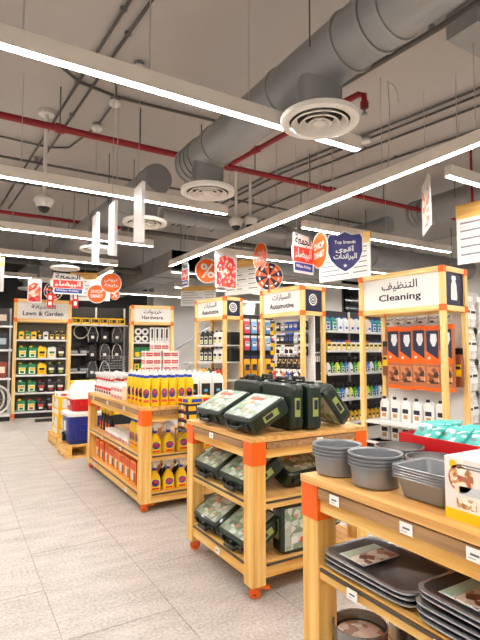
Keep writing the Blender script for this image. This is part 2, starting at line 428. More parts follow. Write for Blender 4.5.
# ------------------------------------------------------------------ red sprinkler pipes
def red_pipe(label, pts, r=.035, rods=(), heads=(), fit=()):
    t = thing('sprinkler_pipe', label, 'pipe', (0, 0, 0))
    ob('pipe', (MB().tube(pts, r, 0, 12), REDP), t)
    for p, q in fit: ob('pipe_coupling', (MB().cyl(p, q, r * 1.35, 0, 14), REDP), t)
    for x, y, z in rods: ob('hanger_rod', (MB().cyl((x, y, z), (x, y, TOPZ), .007, 0, 6), CONDUIT), t)
    for x, y, z in heads:
        h = ob('sprinkler_head', (MB().cyl((x, y, z - .06), (x, y, z), .012, 0, 8).cyl((x, y, z - .07), (x, y, z - .06), .03, 0, 10), GREYM), t)
    return t
red_pipe('long dark red sprinkler pipe crossing the picture from the left edge', [(-2.8, 5.62, 4.0), (5.1, 5.62, 4.0), (9.5, 5.62, 4.0)],
         .04, [(x, 5.62, 4.0) for x in (.95, 1.9, 2.75, 3.6, 4.6, 6.2)], (), [((x, 5.62, 4.0), (x + .1, 5.62, 4.0)) for x in (.9, 3.13, 5.0)])
red_pipe('red sprinkler branch pipe with elbow beside the nearest round vent', [(3.2, 5.62, 4.04), (3.3, 4.6, 4.05), (3.42, 3.55, 4.06), (3.44, 3.42, 4.06), (3.46, 3.36, 4.03), (3.46, 3.36, 3.9)],
         .032, [(3.36, 4.2, 4.05)], [(3.46, 3.36, 3.9)], [((3.25, 5.1, 4.045), (3.26, 5.0, 4.046)), ((3.46, 3.36, 3.9), (3.46, 3.36, 3.96))])
red_pipe('distant red sprinkler pipe crossing at the far left', [(-2.8, 9.6, 4.0), (3.2, 9.6, 4.0)], .035, [(.6, 9.6, 4), (2.2, 9.6, 4)])
red_pipe('red sprinkler pipe far right beyond the long lamp', [(6.2, 7.6, 4.0), (9.6, 7.6, 4.0)], .035, [(7, 7.6, 4)])
red_pipe('thin red riser pipe dropping from ceiling at the right edge', [(6.35, 4.1, CEIL), (6.35, 4.1, 3.45)], .018)

# ------------------------------------------------------------------ dark conduits under the slab
def conduit(label, pts, r=.014, clips=()):
    t = thing('conduit', label, 'conduit', (0, 0, 0))
    ob('conduit_tube', (MB().tube(pts, r, 0, 8), CONDUIT), t)
    for x, y, z in clips: ob('clip', (MB().box((x - .03, y - .015, z), (x + .03, y + .015, TOPZ)), GREYM), t)
ZC = 4.46
conduit('left of two dark conduits running away on the upper left ceiling', [(1.62, -2.5, ZC), (.71, 11.0, ZC)], .016, [(1.185, 4.0, ZC), (1.09, 5.4, ZC)])
conduit('right of two dark conduits running away on the upper left ceiling', [(1.76, -2.5, ZC), (.88, 11.0, ZC)], .016, [(1.32, 4.3, ZC), (1.19, 6.2, ZC)])
conduit('dark conduit linking two round detectors on the left ceiling', [(1.36, 4.85, ZC), (1.56, 5.5, ZC), (1.54, 6.3, ZC), (1.35, 7.2, ZC), (1.1, 7.35, ZC), (-.5, 7.25, ZC)], .014)
conduit('dark conduit crossing below the nearest lamp towards the duct', [(-.5, 5.1, ZC), (.75, 5.05, ZC), (1.1, 5.35, ZC), (1.56, 5.45, ZC), (3.2, 5.35, ZC)], .018)
for k, x in enumerate((5.05, 5.2, 5.46, 6.1)):
    conduit(f'dark conduit running back on the right ceiling, {ORD[k]} from the left', [(x, -1.5, ZC), (x, 3.2, ZC), (x - .55, 6.4, ZC), (x - .7, 10.5, ZC)], .016, [(x, 3.0, ZC), (x - .3, 5, ZC)])
conduit('dark flat cable tray beside the big duct at the top right', [(3.78, 1.0, 4.42), (3.72, 2.7, 4.42), (3.6, 4.0, 4.42), (3.5, 5.4, 4.42)], .028, [(3.72, 2.75, 4.44)])
conduit('dark conduit crossing left to right behind the red pipe', [(-2, 7.9, 4.4), (3.6, 7.9, 4.4), (9, 7.9, 4.4)], .02, [(1, 7.9, 4.4), (5, 7.9, 4.4)])
conduit('dark conduit crossing above the farther lamps', [(-2, 9.0, 4.4), (9, 9.0, 4.4)], .02, [(2, 9.0, 4.4), (6, 9.0, 4.4)])
conduit('dark thick pipe crossing low behind the signs', [(2.6, 8.7, 3.75), (9.5, 8.7, 3.75)], .05)
conduit('far dark pipe crossing the back of the store', [(-2, 12.4, 3.6), (10, 12.4, 3.6)], .06)

# ------------------------------------------------------------------ ceiling detectors and cameras
def detector(x, y, label):
    t = thing('smoke_detector', label, 'smoke detector', (x, y, TOPZ), 0, 'round detectors on the ceiling')
    ob('base_plate', (MB().cyl((0, 0, -.045), (0, 0, 0), .055, 0, 16), GREYP), t)
    ob('detector_head', (MB().loft([(-.1, .035, .035, 2), (-.085, .07, .07, 2), (-.05, .075, .075, 2), (-.045, .05, .05, 2)], 0, 18), WHITE), t)
for x, y, l in ((1.29, 4.82, 'round white detector beside the two conduits near the nearest lamp'), (1.575, 4.72, 'white detector on dark square base right of the conduits above the lamp'),
                (1.56, 5.55, 'white detector just below the nearest lamp'), (1.53, 6.3, 'white detector just above the long red pipe'),
                (4.9, 4.75, 'round detector on the right ceiling beside the conduits'), (6.35, 4.55, 'round detector above the right lamp end')):
    detector(x, y, l)
def cctv(x, y, z, label):
    t = thing('dome_camera', label, 'camera', (x, y, z), 0, 'ceiling dome cameras')
    ob('drop_pole', (MB().cyl((0, 0, .12), (0, 0, TOPZ - z), .025, 0, 10), WHITE), t)
    ob('ceiling_rose', (MB().cyl((0, 0, TOPZ - z - .05), (0, 0, TOPZ - z), .095, 0, 18), WHITE), t)
    ob('mount_cap', (MB().loft([(.04, .115, .115, 2), (.08, .12, .12, 2), (.13, .07, .07, 2)], 0, 20), WHITE), t)
    ob('camera_ring', (MB().loft([(-.02, .085, .085, 2), (.04, .11, .11, 2)], 0, 20), WHITE), t)
    ob('lens_dome', (MB().loft([(-.085, .02, .02, 2), (-.07, .05, .05, 2), (-.02, .078, .078, 2)], 0, 18), BLACK), t)
cctv(.9, 6.3, 3.27, 'white dome camera on a pole at the left below the second lamp')
cctv(3.86, 6.6, 3.5, 'left of two white dome cameras above the percent sign')
cctv(4.1, 6.55, 3.54, 'right of two white dome cameras above the percent sign')
t = thing('hanging_cable', 'loose thin white cable dangling from the ceiling right of the vent', 'cable', (4.1, 3.62, 0))
ob('cable', (MB().tube([(0, 0, CEIL), (.02, 0, 4.2), (.03, .02, 3.9), (.03, .05, 3.4)], .006, 0, 6), WIRE), t)
ob('loose_end', (MB().tube([(.01, 0, 4.47), (.08, 0, 4.49), (.15, 0, 4.42), (.17, 0, 4.3)], .005, 0, 6), WIRE), t)
# ------------------------------------------------------------------ rolling wooden tables
def caster():
    wheel = MB().cyl((-.015, 0, .036), (.015, 0, .036), .036, 0, 16).mesh('wheel', ORANGE)
    hub = MB().cyl((-.018, 0, .036), (.018, 0, .036), .017, 0, 10).mesh('hub', BLACK)
    fork = MB().box((-.026, -.02, .03), (-.02, .02, .075)).box((.02, -.02, .03), (.026, .02, .075)).box((-.03, -.03, .07), (.03, .03, .078)).mesh('fork', ORANGE)
    brake = MB().box((-.018, -.09, .06), (.018, -.025, .07)).mesh('brake_lever', ORANGE)
    return wheel, hub, fork, brake
CAST = caster()
TAGM = mat('tag_paper', '#f6f5f2', .5)
RAILC = mat('rail_strip', '#4a4038', .3)
def price_tag(t, x, y, z, rz, w=.05, h=.036):
    o = ob('price_tag', (MB().box((-w / 2, -.004, -h / 2), (w / 2, 0, h / 2)), TAGM), t, (x, y, z), rz)
    ob('tag_print', (MB().box((-w * .25, -.0048, -h * .05), (w * .3, -.004, h * .12)).box((-w * .36, -.0048, -h * .28), (w * .1, -.004, -h * .24)), mat('tag_ink', '#6a6a6e', .6)), o)
def table(label, x0, y0, x1, y1, shelves, top=.94, tags_x=(), tags_y=(), leg=.095):
    t = thing('display_table', label, 'display table', (x0, y0, 0))
    W, L = x1 - x0, y1 - y0
    LM = MB().box((0, 0, .078), (leg, leg, top - .03)).mesh('leg', WOODZ)
    CM = MB().box((-.003, -.003, top - .165), (leg + .003, leg + .003, top - .028)).mesh('orange_cap', ORANGE)
    for i, (x, y) in enumerate(((0, 0), (W - leg, 0), (0, L - leg), (W - leg, L - leg))):
        o = ob('leg', LM, t, (x, y, 0)); ob('orange_cap', CM, o)
        c = ob('caster', CAST[2], t, (x + leg / 2, y + leg / 2, 0), R(57))
        for nm, m in (('wheel', CAST[0]), ('hub', CAST[1]), ('brake_lever', CAST[3])): ob(nm, m, c)
    ob('tabletop', (MB().box((-.006, -.006, top - .028), (W + .006, L + .006, top)), SHELFW), t)
    a0, a1 = top - .13, top - .03
    for x in (.012, W - .037): ob('apron', (MB().box((x, leg, a0), (x + .025, L - leg, a1)), WOODY), t)
    for y in (.012, L - .037): ob('apron', (MB().box((leg, y, a0), (W - leg, y + .025, a1)), WOODX), t)
    zs = list(shelves)
    for i, z in enumerate(zs):
        ob('shelf', (MB().box((.02, .02, z - .025), (W - .02, L - .02, z)), SHELFW), t)
        h = .085 if i == len(zs) - 1 else .05
        for x in (.01, W - .035): ob('shelf_rail', (MB().box((x, leg, z - h), (x + .025, L - leg, z + .004)), WOODY), t)
        for y in (.01, L - .035): ob('shelf_rail', (MB().box((leg, y, z - h), (W - leg, y + .025, z + .004)), WOODX), t)
    for i, z in enumerate([top - .035] + [q - .004 for q in zs]):        # price rails
        hh = .04 if i == 0 else .012
        ob('price_rail', (MB().box((-.004 if i == 0 else .0, leg + .01, z - hh), (.012, L - leg - .01, z)), RAILC if i else RAILW), t)
        ob('price_rail', (MB().box((leg + .01, -.004 if i == 0 else .0, z - hh), (W - leg - .01, .012, z)), RAILC if i else RAILW), t)
    for k, z in tags_x: price_tag(t, -.008, k * L, z, R(-90))
    for k, z in tags_y: price_tag(t, k * W, -.008, z, 0)
    return t
table('far wooden rolling table loaded with yellow and white cleaning bottles', 1.48, 4.22, 2.48, 6.24, (.5, .16),
      tags_x=((.85, .89), (.55, .89), (.25, .89), (.3, .475), (.65, .475), (.2, .12), (.8, .12)), tags_y=((.5, .475), (.55, .12)))
table('middle wooden rolling table carrying dark green tool cases', 1.525, 2.42, 2.45, 3.33, (.56, .2),
      tags_x=((.55, .885), (.45, .16)), tags_y=((.55, .885), (.5, .535), (.5, .165)))
table('nearest wooden rolling table with grey baking pans and trays', 1.27, .15, 2.30, 1.62, (.6, .22),
      tags_x=((.86, .885), (.63, .885), (.47, .885), (.8, .575), (.55, .575)), tags_y=())

# ------------------------------------------------------------------ product prototypes (fronts face -y, standing on z = 0)
def lab(w, h, z, y, mats, d=.0015, bands=None):
    """flat stuck-on label with coloured blocks; mats[0] ground"""
    b = MB().box((-w / 2, y - d, z), (w / 2, y, z + h), 0)
    for (bx0, bz0, bx1, bz1, mi) in bands or ():
      if mi < 0:
        cx, cz, rx, rz_ = -w / 2 + (bx0 + bx1) / 2 * w, z + (bz0 + bz1) / 2 * h, (bx1 - bx0) / 2 * w, (bz1 - bz0) / 2 * h
        b.poly([(cx + rx * math.cos(a * math.pi / 6), cz + rz_ * math.sin(a * math.pi / 6)) for a in range(12)], y - (1 - mi) * d, y - d, -mi)
      else: b.box((-w / 2 + bx0 * w, y - 2 * d, z + bz0 * h), (-w / 2 + bx1 * w, y - d, z + bz1 * h), mi)
    return b.mesh('label', mats)
def colour(h, name=None, **k): return mat(name or 'c_' + h.strip('#'), h, k.pop('rough', .4), **k)
OVALS = ((.05, .3, .95, .95, -1), (.15, .42, .85, .68, 2), (.3, .62, .75, .88, -2), (.1, .04, .9, .2, 2))
SMALLB = ((.2, .5, .8, .8, 1), (.3, .2, .7, .4, 2))
BANDS = ((.08, .55, .92, .9, 1), (.2, .12, .8, .45, 2))

def jug(name, body, cap, ground, b1, b2, w=.19, h=.27, d=.09, bands=BANDS):
    hb = h * .72
    bm_ = MB().loft([(0, w * .46, d * .46, 6), (.012, w * .5, d * .5, 6), (hb, w * .5, d * .5, 6), (hb + h * .12, w * .3, d * .4, 4, -w * .14, 0), (h * .9, w * .15, d * .26, 2, -w * .2, 0)], 0, 14)
    hd = MB().tube([(-w * .06, 0, h * .86), (w * .2, 0, h * .9), (w * .4, 0, h * .82), (w * .46, 0, hb * .85)], .014, 0, 6)
    cp = MB().cyl((-w * .2, 0, h * .88), (-w * .2, 0, h), w * .16, 0, 12)
    return proto(name, 'bottle', ('body', bm_.mesh('body', body)), ('handle', hd.mesh('handle', body)), ('cap', cp.mesh('cap', cap)), ('label', lab(w * .7, hb * .72, hb * .12, -d * .5, [ground, b1, b2], bands=bands)))
def spray(name, body, head, trig, ground, b1, b2, h=.28, w=.1, d=.06, neck=None, bands=BANDS):
    b = MB().loft([(0, w * .46, d * .46, 4), (.01, w * .5, d * .5, 4), (h * .36, w * .5, d * .5, 4), (h * .5, w * .38, d * .45, 3), (h * .62, w * .17, d * .28, 2), (h * .66, w * .17, d * .28, 2)], 0, 14)
    nk = MB().cyl((0, 0, h * .65), (0, 0, h * .75), .02, 0, 12)
    hm = MB().poly([(-.06, .88 * h), (-.06, h * .99), (.015, h * 1.0), (.05, h * .93), (.045, h * .84), (.022, h * .84), (.016, h * .74), (-.016, h * .74), (-.02, h * .86)], -.02, .02)
    tr = MB().poly([(-.04, .88 * h), (-.022, .87 * h), (-.036, .78 * h), (-.058, .7 * h), (-.066, .71 * h), (-.048, .8 * h)], -.01, .01)
    return proto(name, 'spray bottle', ('body', b.mesh('body', body)), ('neck_ring', nk.mesh('neck_ring', neck or trig)), ('spray_head', hm.mesh('spray_head', head), [('trigger', tr.mesh('trigger', trig))]),
                 ('label', lab(w * .74, h * .36, h * .04, -d * .5, [ground, b1, b2], bands=bands)))
def tall(name, body, collar, cap, ground, b1, b2, h=.33, w=.078, d=.06, bands=BANDS):
    b = MB().loft([(0, w * .45, d * .45, 4), (.01, w * .5, d * .5, 4), (h * .7, w * .5, d * .5, 4), (h * .8, w * .34, d * .4, 3)], 0, 12)
    c = MB().loft([(h * .79, w * .35, d * .41, 3), (h * .87, w * .33, d * .38, 3)], 0, 12)
    k = MB().loft([(h * .87, w * .3, d * .34, 2), (h * .93, w * .24, d * .28, 2), (h, w * .13, d * .16, 2)], 0, 12)
    return proto(name, 'bottle', ('body', b.mesh('body', body)), ('collar', c.mesh('collar', collar)), ('cap', k.mesh('cap', cap)), ('label', lab(w * .8, h * .42, h * .1, -d * .5, [ground, b1, b2], bands=bands)))
def carton(name, w, d, h, side, front, bands=(), mats=(), cat='box', topm=None):
    b = MB().box((-w / 2, -d / 2, 0), (w / 2, d / 2, h)).mesh('carton_body', side, False)
    parts = [('carton_body', b)]
    parts.append(('printed_front', lab(w * .98, h * .96, h * .02, -d / 2, [front] + list(mats), d=.0012, bands=bands)))
    sd = MB().box((-w / 2 - .0012, -d * .47, h * .03), (-w / 2, d * .47, h * .97), 0)
    for (x0, z0, x1, z1, mi) in bands: sd.box((-w / 2 - .0024, -d * .47 + x0 * d * .94, h * (.03 + z0 * .94)), (-w / 2 - .0012, -d * .47 + x1 * d * .94, h * (.03 + z1 * .94)), mi)
    parts.append(('printed_side', sd.mesh('printed_side', [front] + list(mats))))
    if topm: parts.append(('printed_top', MB().box((-w * .48, -d * .48, h), (w * .48, d * .48, h + .0012)).mesh('printed_top', topm)))
    return proto(name, cat, *parts)
def hangpack(name, w, h, d, bag, card, ground=None, cat='hanging pack', clear=False):
    """top at z=0 hanging down"""
    b = MB().loft([(-h, w * .46, d * .15, 5), (-h * .95, w * .5, d * .4, 5), (-h * .5, w * .5, d * .5, 5), (-h * .2, w * .49, d * .3, 5), (-h * .16, w * .49, .003, 5)], 0, 12)
    c = MB().box((-w / 2, -.003, -h * .2), (w / 2, .003, 0))
    return proto(name, cat, ('bag', b.mesh('bag', bag)), ('header_card', c.mesh('header_card', card)), ('label', lab(w * .7, h * .3, -h * .72, -d * .5, [ground or card, INK, WHITE], bands=((.1, .6, .9, .85, 1),))))

# hand tool case, lying flat: x = width, y = depth (handle at -y), z up; label on top
def case_proto(w=.36, d=.30, h=.105, big=False):
    lo = MB().loft([(0, w * .47, d * .46, 9), (.012, w * .5, d * .5, 9), (h * .47, w * .5, d * .5, 9)], 0, 20)
    up = MB().loft([(h * .5, w * .5, d * .5, 9), (h - .012, w * .5, d * .5, 9), (h, w * .47, d * .46, 9)], 0, 20)
    seam = MB().loft([(h * .47, w * .505, d * .505, 9), (h * .5, w * .505, d * .505, 9)], 0, 20)
    hd = MB().tube([(-w * .17, -d * .49, h * .48), (-w * .15, -d * .6, h * .48), (w * .15, -d * .6, h * .48), (w * .17, -d * .49, h * .48)], .013, 0, 8)
    lt = MB().box((-.02, -d * .5 - .012, h * .3), (.02, -d * .5 + .004, h * .72))
    lts = [MB().box((s * w * .34 - .018, -d * .5 - .012, h * .3), (s * w * .34 + .018, -d * .5 + .004, h * .72)).mesh('latch', CASED) for s in (-1, 1)]
    card = MB().box((-w * .43, -d * .42, h), (w * .43, d * .42, h + .0015), 0)
    card.box((-w * .3, d * .2, h + .0015), (w * .1, d * .3, h + .003), 1)
    card.box((-w * .3, -d * .1, h + .0015), (-w * .02, d * .15, h + .003), 2)
    card.box((.0, -d * .05, h + .0015), (w * .3, d * .1, h + .003), 3)
    card.box((-w * .3, -d * .28, h + .0015), (w * .3, -d * .16, h + .003), 2)
    card.box((w * .16, d * .16, h + .0015), (w * .3, d * .3, h + .003), 4)
    st = MB().box((w * .5, -d * .2, h * .3), (w * .5 + .002, d * .2, h * .7), 0).box((w * .5 + .002, -d * .15, h * .4), (w * .5 + .003, d * .05, h * .65), 1)
    return proto('tool_case', 'tool case', ('lower_shell', lo.mesh('lower_shell', CASEG)), ('upper_shell', up.mesh('upper_shell', CASEG), [('label_card', card.mesh('label_card', [printed('case_photo', ['#93a38f', '#b0baac', '#82957f', '#c4ccc0'], 26), colour('#d94a2a'), printed('case_tools', ['#7f9b78', '#b4c6a6', '#d8ddd2', '#5f7a66', '#c88a74', '#a9bb9f'], 26), printed('case_tools2', ['#9ab08f', '#d9d4c8', '#cfa895', '#7a9080'], 24), WHITE]))]),
                 ('seam_strip', seam.mesh('seam_strip', CASED)), ('handle', hd.mesh('handle', CASED)), ('latch', lt.mesh('latch', CASED)), ('latch', lts[0]), ('latch', lts[1]), ('side_sticker', st.mesh('side_sticker', [colour('#98a45a'), INK])))
CASE = case_proto()
WRAP = mat('clear_wrap', '#ffffff', .12, trans=1.0)
def put_case(loc, rx, ry, rz, label, P=None, scale=None, spin=0):
    M = Matrix.Rotation(R(rz), 3, 'Z') @ Matrix.Rotation(R(ry), 3, 'Y') @ Matrix.Rotation(R(rx), 3, 'X') @ Matrix.Rotation(R(spin), 3, 'Z')
    return place(P or CASE, loc, 0, label, 'green tool cases on the middle table', rot=M.to_euler(), scale=scale)
# leaning cases have the handle side down towards the aisle (-x); the label faces up and left
ZT = .94
put_case((1.70, 2.62, ZT + .074), 27, 0, -90, 'green tool case leaning at the near front corner of the middle table top')
put_case((1.70, 3.03, ZT + .074), 27, 0, -88, 'green tool case leaning at the far front corner of the middle table top')
put_case((1.865, 3.05, ZT + .152), -90, 0, -90, 'dark tool case standing behind the far leaning case on middle table top')
put_case((1.865, 2.66, ZT + .152), -90, 0, -93, 'dark tool case standing on edge, thin side to the camera, on middle table')
put_case((1.98, 3.0, ZT + .152), -90, 0, -87, 'dark tool case standing farthest back on middle table top')
put_case((1.98, 2.62, ZT + .152), -90, 0, -93, 'second dark tool case standing on edge behind the first, middle table top')
put_case((2.27, 2.62, ZT + .187), 128, 0, -92, 'dark tool case tilted over at the right end of middle table top')
for z, wh in ((.56, 'upper shelf'), (.2, 'bottom shelf')):
    put_case((1.70, 2.68, z + .08), 30, 0, -90, f'green tool case slanting at the near end of the {wh}, middle table')
    put_case((1.70, 3.06, z + .08), 30, 0, -90, f'green tool case slanting at the far end of the {wh}, middle table')
put_case((2.02, 2.72, .56 + .06), 22, 0, 10, 'dark tool case lying back on upper shelf, seen from the table end')
put_case((2.27, 2.85, .56 + .15), 60, 0, -75, 'tilted dark tool case deep on upper shelf, seen from the table end')
put_case((1.94, 2.56, .2 + .152), 90, 0, 0, 'big green case standing upright with picture label facing front, bottom shelf end', spin=180)
put_case((2.26, 2.70, .2 + .152), 90, 0, 0, 'green case standing upright beside the big one, bottom shelf end', spin=180, scale=.8)
# ------------------------------------------------------------------ far table: cleaning bottles
C_WR = [PAPER, colour('#d8171f'), colour('#2a3a9a')]
YB = tall('cleaner_bottle', YELLOW, BLUE, WHITE, colour('#e8c000'), colour('#27408e'), colour('#d8402e'), bands=OVALS)
YS = spray('spray_bottle', YELLOW, WHITE, WHITE, colour('#f2d21a'), colour('#1b49b0'), colour('#e03a2a'), h=.285, w=.115, d=.07, neck=BLUE, bands=OVALS)
WS = spray('spray_bottle', WHITE, WHITE, RED, PAPER, colour('#d8171f'), colour('#7a1a1a'), h=.26, w=.1, neck=RED)
DS = spray('spray_bottle', BLACK, YELLOW, YELLOW, colour('#5a1014'), colour('#d8171f'), YELLOW, h=.27, w=.1, neck=BLACK)
YJ = jug('round_bottle', YELLOW, BLUE, colour('#f2d21a'), colour('#1b49b0'), colour('#e03a2a'), w=.12, h=.2, d=.07, bands=OVALS)
WJ = jug('white_jug', WHITE, WHITE, BLACK, colour('#4aa0d8'), colour('#d06a3a'), w=.135, h=.3, d=.1, bands=((.3, .45, .7, .62, 1), (.35, .2, .65, .3, 2)))
WC = carton('red_white_carton', .2, .13, .085, PAPER, PAPER, ((.06, .25, .46, .75, 1), (.54, .25, .94, .75, 1), (.1, .4, .42, .6, 0), (.58, .4, .9, .6, 0)), (RED,))
WCS = carton('red_white_carton', .1, .08, .075, PAPER, PAPER, ((.1, .08, .9, .5, 1), (.25, .2, .75, .36, 0)), (RED,))
OB = carton('orange_carton', .17, .1, .22, colour('#e8591c'), colour('#f0a31c'), ((.08, .6, .92, .92, 1), (.2, .15, .6, .55, 2), (.62, .1, .92, .5, 3)), (colour('#e03a1a'), WHITE, colour('#7a3a1a')))
NB = carton('wipes_box', .3, .2, .075, NAVY, NAVY, ((.05, .2, .3, .8, 1), (.34, .35, .64, .85, 2), (.68, .2, .95, .8, 1), (.36, .1, .6, .3, 3)), (colour('#e8b41c'), PAPER, colour('#d8171f')))
YP = carton('wipes_box', .29, .19, .055, YELLOW, YELLOW, ((.08, .2, .5, .8, 1), (.55, .2, .9, .8, 2)), (colour('#2246b8'), colour('#d8171f')), topm=printed('wipes_top', ['#f0d21a', '#2246b8', '#f0d21a', '#f4f3f0', '#d8171f'], 12))
ZT = .94
FT = 'on far table top'
for j in range(5):
    for i in range(6 if j < 4 else 5):
        place(YB, (1.555 + i * .088, 4.32 + j * .115, ZT), R(random.uniform(-14, 14) - 18), f'yellow bottle with blue collar, {ORD[j]} row back, {ORD[i]} from left, {FT}', 'yellow bottles on the far table')
for j in range(3):
    for i in range(4):
        place(WJ, (2.13 + i * .0 + j * .145 - .0, 4.55 + i * .16, ZT), R(-8), f'white jug with black label, {ORD[j]} column, {ORD[i]} back, right side of far table', 'white jugs on the far table')
for k in range(2):
    for j in range(4):
        for i in range(1):
            place(WCS, (1.565, 5.02 + j * .105, ZT + k * .077), R(-90), f'small red and white carton, {("lower", "upper")[k]} layer, {ORD[j]} from the near end, far table top', 'small cartons on the far table')
            place(WCS, (1.66, 5.02 + j * .105, ZT + k * .077), R(-90), f'small red and white carton in second column, {("lower", "upper")[k]} layer, {ORD[j]} from near end', 'small cartons on the far table')
for j in range(7):
    for i in range(3):
        place(WS, (1.57 + i * .12, 5.5 + j * .105, ZT), R(-80), f'white spray bottle, {ORD[i]} column, {ORD[j]} from near end, {FT}', 'white spray bottles on the far table')
# stacked cartons
for k in range(7):
    for i in range(2):
        if k == 6 and i == 1: continue
        place(WC, (2.02 + i * .225 + (.1 if k == 6 else 0), 5.45 + .006 * (k % 2), ZT + k * .087), R(0), f'white carton with red print, {ORD[k]} layer up, {("left", "right")[i]} column, pile on far table', 'carton pile on the far table')
# shelves seen from the aisle
FX = Fr(1.48, 6.24, -90)     # u runs from the far end towards the near end
row(DS, FX, .12, .62, 4, .14, .5, 'dark bottle with yellow spray head', 'aisle-side middle shelf, far table', 'dark spray bottles on the far table')
row(WCS, FX, .62, 1.46, 8, .09, .5, 'small red and white carton', 'aisle-side middle shelf, far table', 'small cartons on the far table shelf')
for k in range(8):
    place(WCS, FX.p(.67 + k * .105, .19, .5), FX.rz, f'small red and white carton in the second row, {ORD[k]} from left, middle shelf, far table', 'small cartons on the far table shelf')
row(YB, FX, 1.48, 1.9, 5, .09, .5, 'yellow bottle with blue collar', 'aisle-side middle shelf, far table', 'yellow bottles on the far table shelf')
row(OB, FX, .14, 1.88, 9, .12, .16, 'orange carton with white picture', 'aisle-side bottom shelf, far table', 'orange cartons on the far table shelf')
# shelves seen from the near end
FY = Fr(1.48, 4.22, 0)
row([YS, YS], FY, .1, .36, 2, .1, .5, 'yellow spray bottle with white head', 'middle shelf, end of far table', 'yellow sprays on the table end')
row(YJ, FY, .38, .9, 4, .1, .5, 'stubby yellow bottle', 'middle shelf, end of far table', 'stubby yellow bottles on the table end')
row(YS, FY, .1, .9, 6, .1, .16, 'yellow spray bottle with white head', 'bottom shelf, end of far table', 'yellow sprays on the table end')
for k in range(5): place(DS, FY.p(.17 + k * .14, .25, .16), 0, f'dark spray bottle behind yellow ones, {ORD[k]} from left, bottom shelf', 'dark sprays behind the yellow ones')
# clip-on end shelf with navy wipes boxes
t = thing('clip_on_shelf', 'small wire shelf hooked on the end of the far table under navy boxes', 'shelf', (1.95, 4.2, .735))
ob('shelf_tray', (MB().box((-.17, -.25, 0), (.2, -.012, .008)).box((-.17, -.25, 0), (.2, -.244, .03)), GREYM), t)
for s in (-.16, .19): ob('shelf_bracket', (MB().poly([(0, 0), (0, -.12), (.008, -.12), (.008, 0)], -.02, -.012, 0, Matrix.Translation((s, 0, 0))).tube([(s, -.02, -.11), (s, -.23, 0)], .005, 0, 6), GREYM), t)
for k in range(3): place(NB, (1.965, 4.075, .745 + k * .077), R(4 - 3 * k), f'navy wipes box with yellow print, {("bottom", "middle", "top")[k]} of the stack at the far table end', 'navy wipes boxes')
place(YP, (1.95, 4.08, .745 + .234), R(12), 'yellow and blue wipes box lying on top of the navy boxes')

# ------------------------------------------------------------------ nearest table: baking ware
def pan_wall(n, secs, m, name, bot=True): return MB().loft(secs, 0, n, bot=False, top=False).mesh(name, m)
def round_pan(r=.1, h=.085, m=PAN):
    b = MB().loft([(.006, .001, .001, 2), (.006, r * .86, r * .86, 2), (h - .004, r * .95, r * .95, 2), (h - .004, r * 1.02, r * 1.02, 2), (h, r * 1.02, r * 1.02, 2), (h, r * .975, r * .975, 2)], 0, 32, bot=False, top=False)
    i = MB().loft([(h, r * .975, r * .975, 2), (h - .004, r * .93, r * .93, 2), (.008, r * .84, r * .84, 2), (.008, .001, .001, 2)], 0, 32, bot=False, top=False)
    rim = MB().loft([(h - .006, r * 1.0, r * 1.0, 2), (h - .006, r * 1.035, r * 1.035, 2), (h + .001, r * 1.035, r * 1.035, 2), (h + .001, r * .97, r * .97, 2)], 0, 32, bot=False, top=False)
    return proto('round_pan', 'baking pan', ('pan_wall', b.mesh('pan_wall', m)), ('pan_inside', i.mesh('pan_inside', m)), ('rolled_rim', rim.mesh('rolled_rim', m)))
RP = round_pan()
STK = proto('pan_sticker', 'sticker', ('paper', MB().box((-.02, -.015, 0), (.02, .015, .001)).mesh('paper', PAPER)))
def pan_stack(x, y, z, n, where, sticker=True):
    for k in range(n):
        t = place(RP, (x, y, z + k * .013), 0, f'grey round pan, {("bottom", "second", "third", "fourth", "fifth", "sixth")[k]} of the nest {where}', 'round grey pans')
    if sticker: ob('round_sticker', (MB().loft([(.0085, .022, .022, 2), (.0095, .022, .022, 2)], 0, 14, bot=False), PAPER), t, (0, .03, 0))
pan_stack(1.40, 1.55, ZT, 4, 'at the table corner, near table top')
pan_stack(1.405, 1.341, ZT, 4, 'beside the rectangular pans, near table top')
def springform(x, y, z, r, h, label, clasp=None, rz=0):
    t = thing('springform_pan', label, 'baking pan', (x, y, z), R(rz))
    ob('pan_ring', (MB().loft([(0, r, r, 2), (h * .9, r, r, 2), (h * .92, r * 1.03, r * 1.03, 2), (h, r * 1.03, r * 1.03, 2), (h, r * .97, r * .97, 2), (.01, r * .96, r * .96, 2)], 0, 36, bot=False, top=False), TIN), t)
    ob('pan_base', (MB().loft([(0, r * 1.02, r * 1.02, 2), (.008, r * 1.02, r * 1.02, 2)], 0, 36), TIN), t)
    ob('paper_insert', (MB().loft([(h * .45, r * .88, r * .88, 2), (h * .47, r * .88, r * .88, 2)], 0, 24), printed('cake_print', ['#d9c9b6', '#e8dccb', '#b08a6a', '#e2c9b8', '#f2efe8', '#cfd2d2'], 30)), t)
    c = ob('clasp', (MB().box((-.028, -r - .016, h * .3), (.028, -r - .002, h * .62)).tube([(-.04, -r - .006, h * .45), (.05, -r - .012, h * .45)], .006, 0, 8), GREYM), t)
    ob('clasp_lever', (MB().box((-.01, -r - .024, h * .36), (.04, -r - .016, h * .56)), BLACKS), c)
springform(1.73, 1.505, ZT, .105, .09, 'round steel springform pan standing behind the grey pan nest', rz=-20)
springform(1.68, 1.285, ZT, .109, .085, 'round steel springform pan with black clasp behind the rectangular pans', rz=-50)
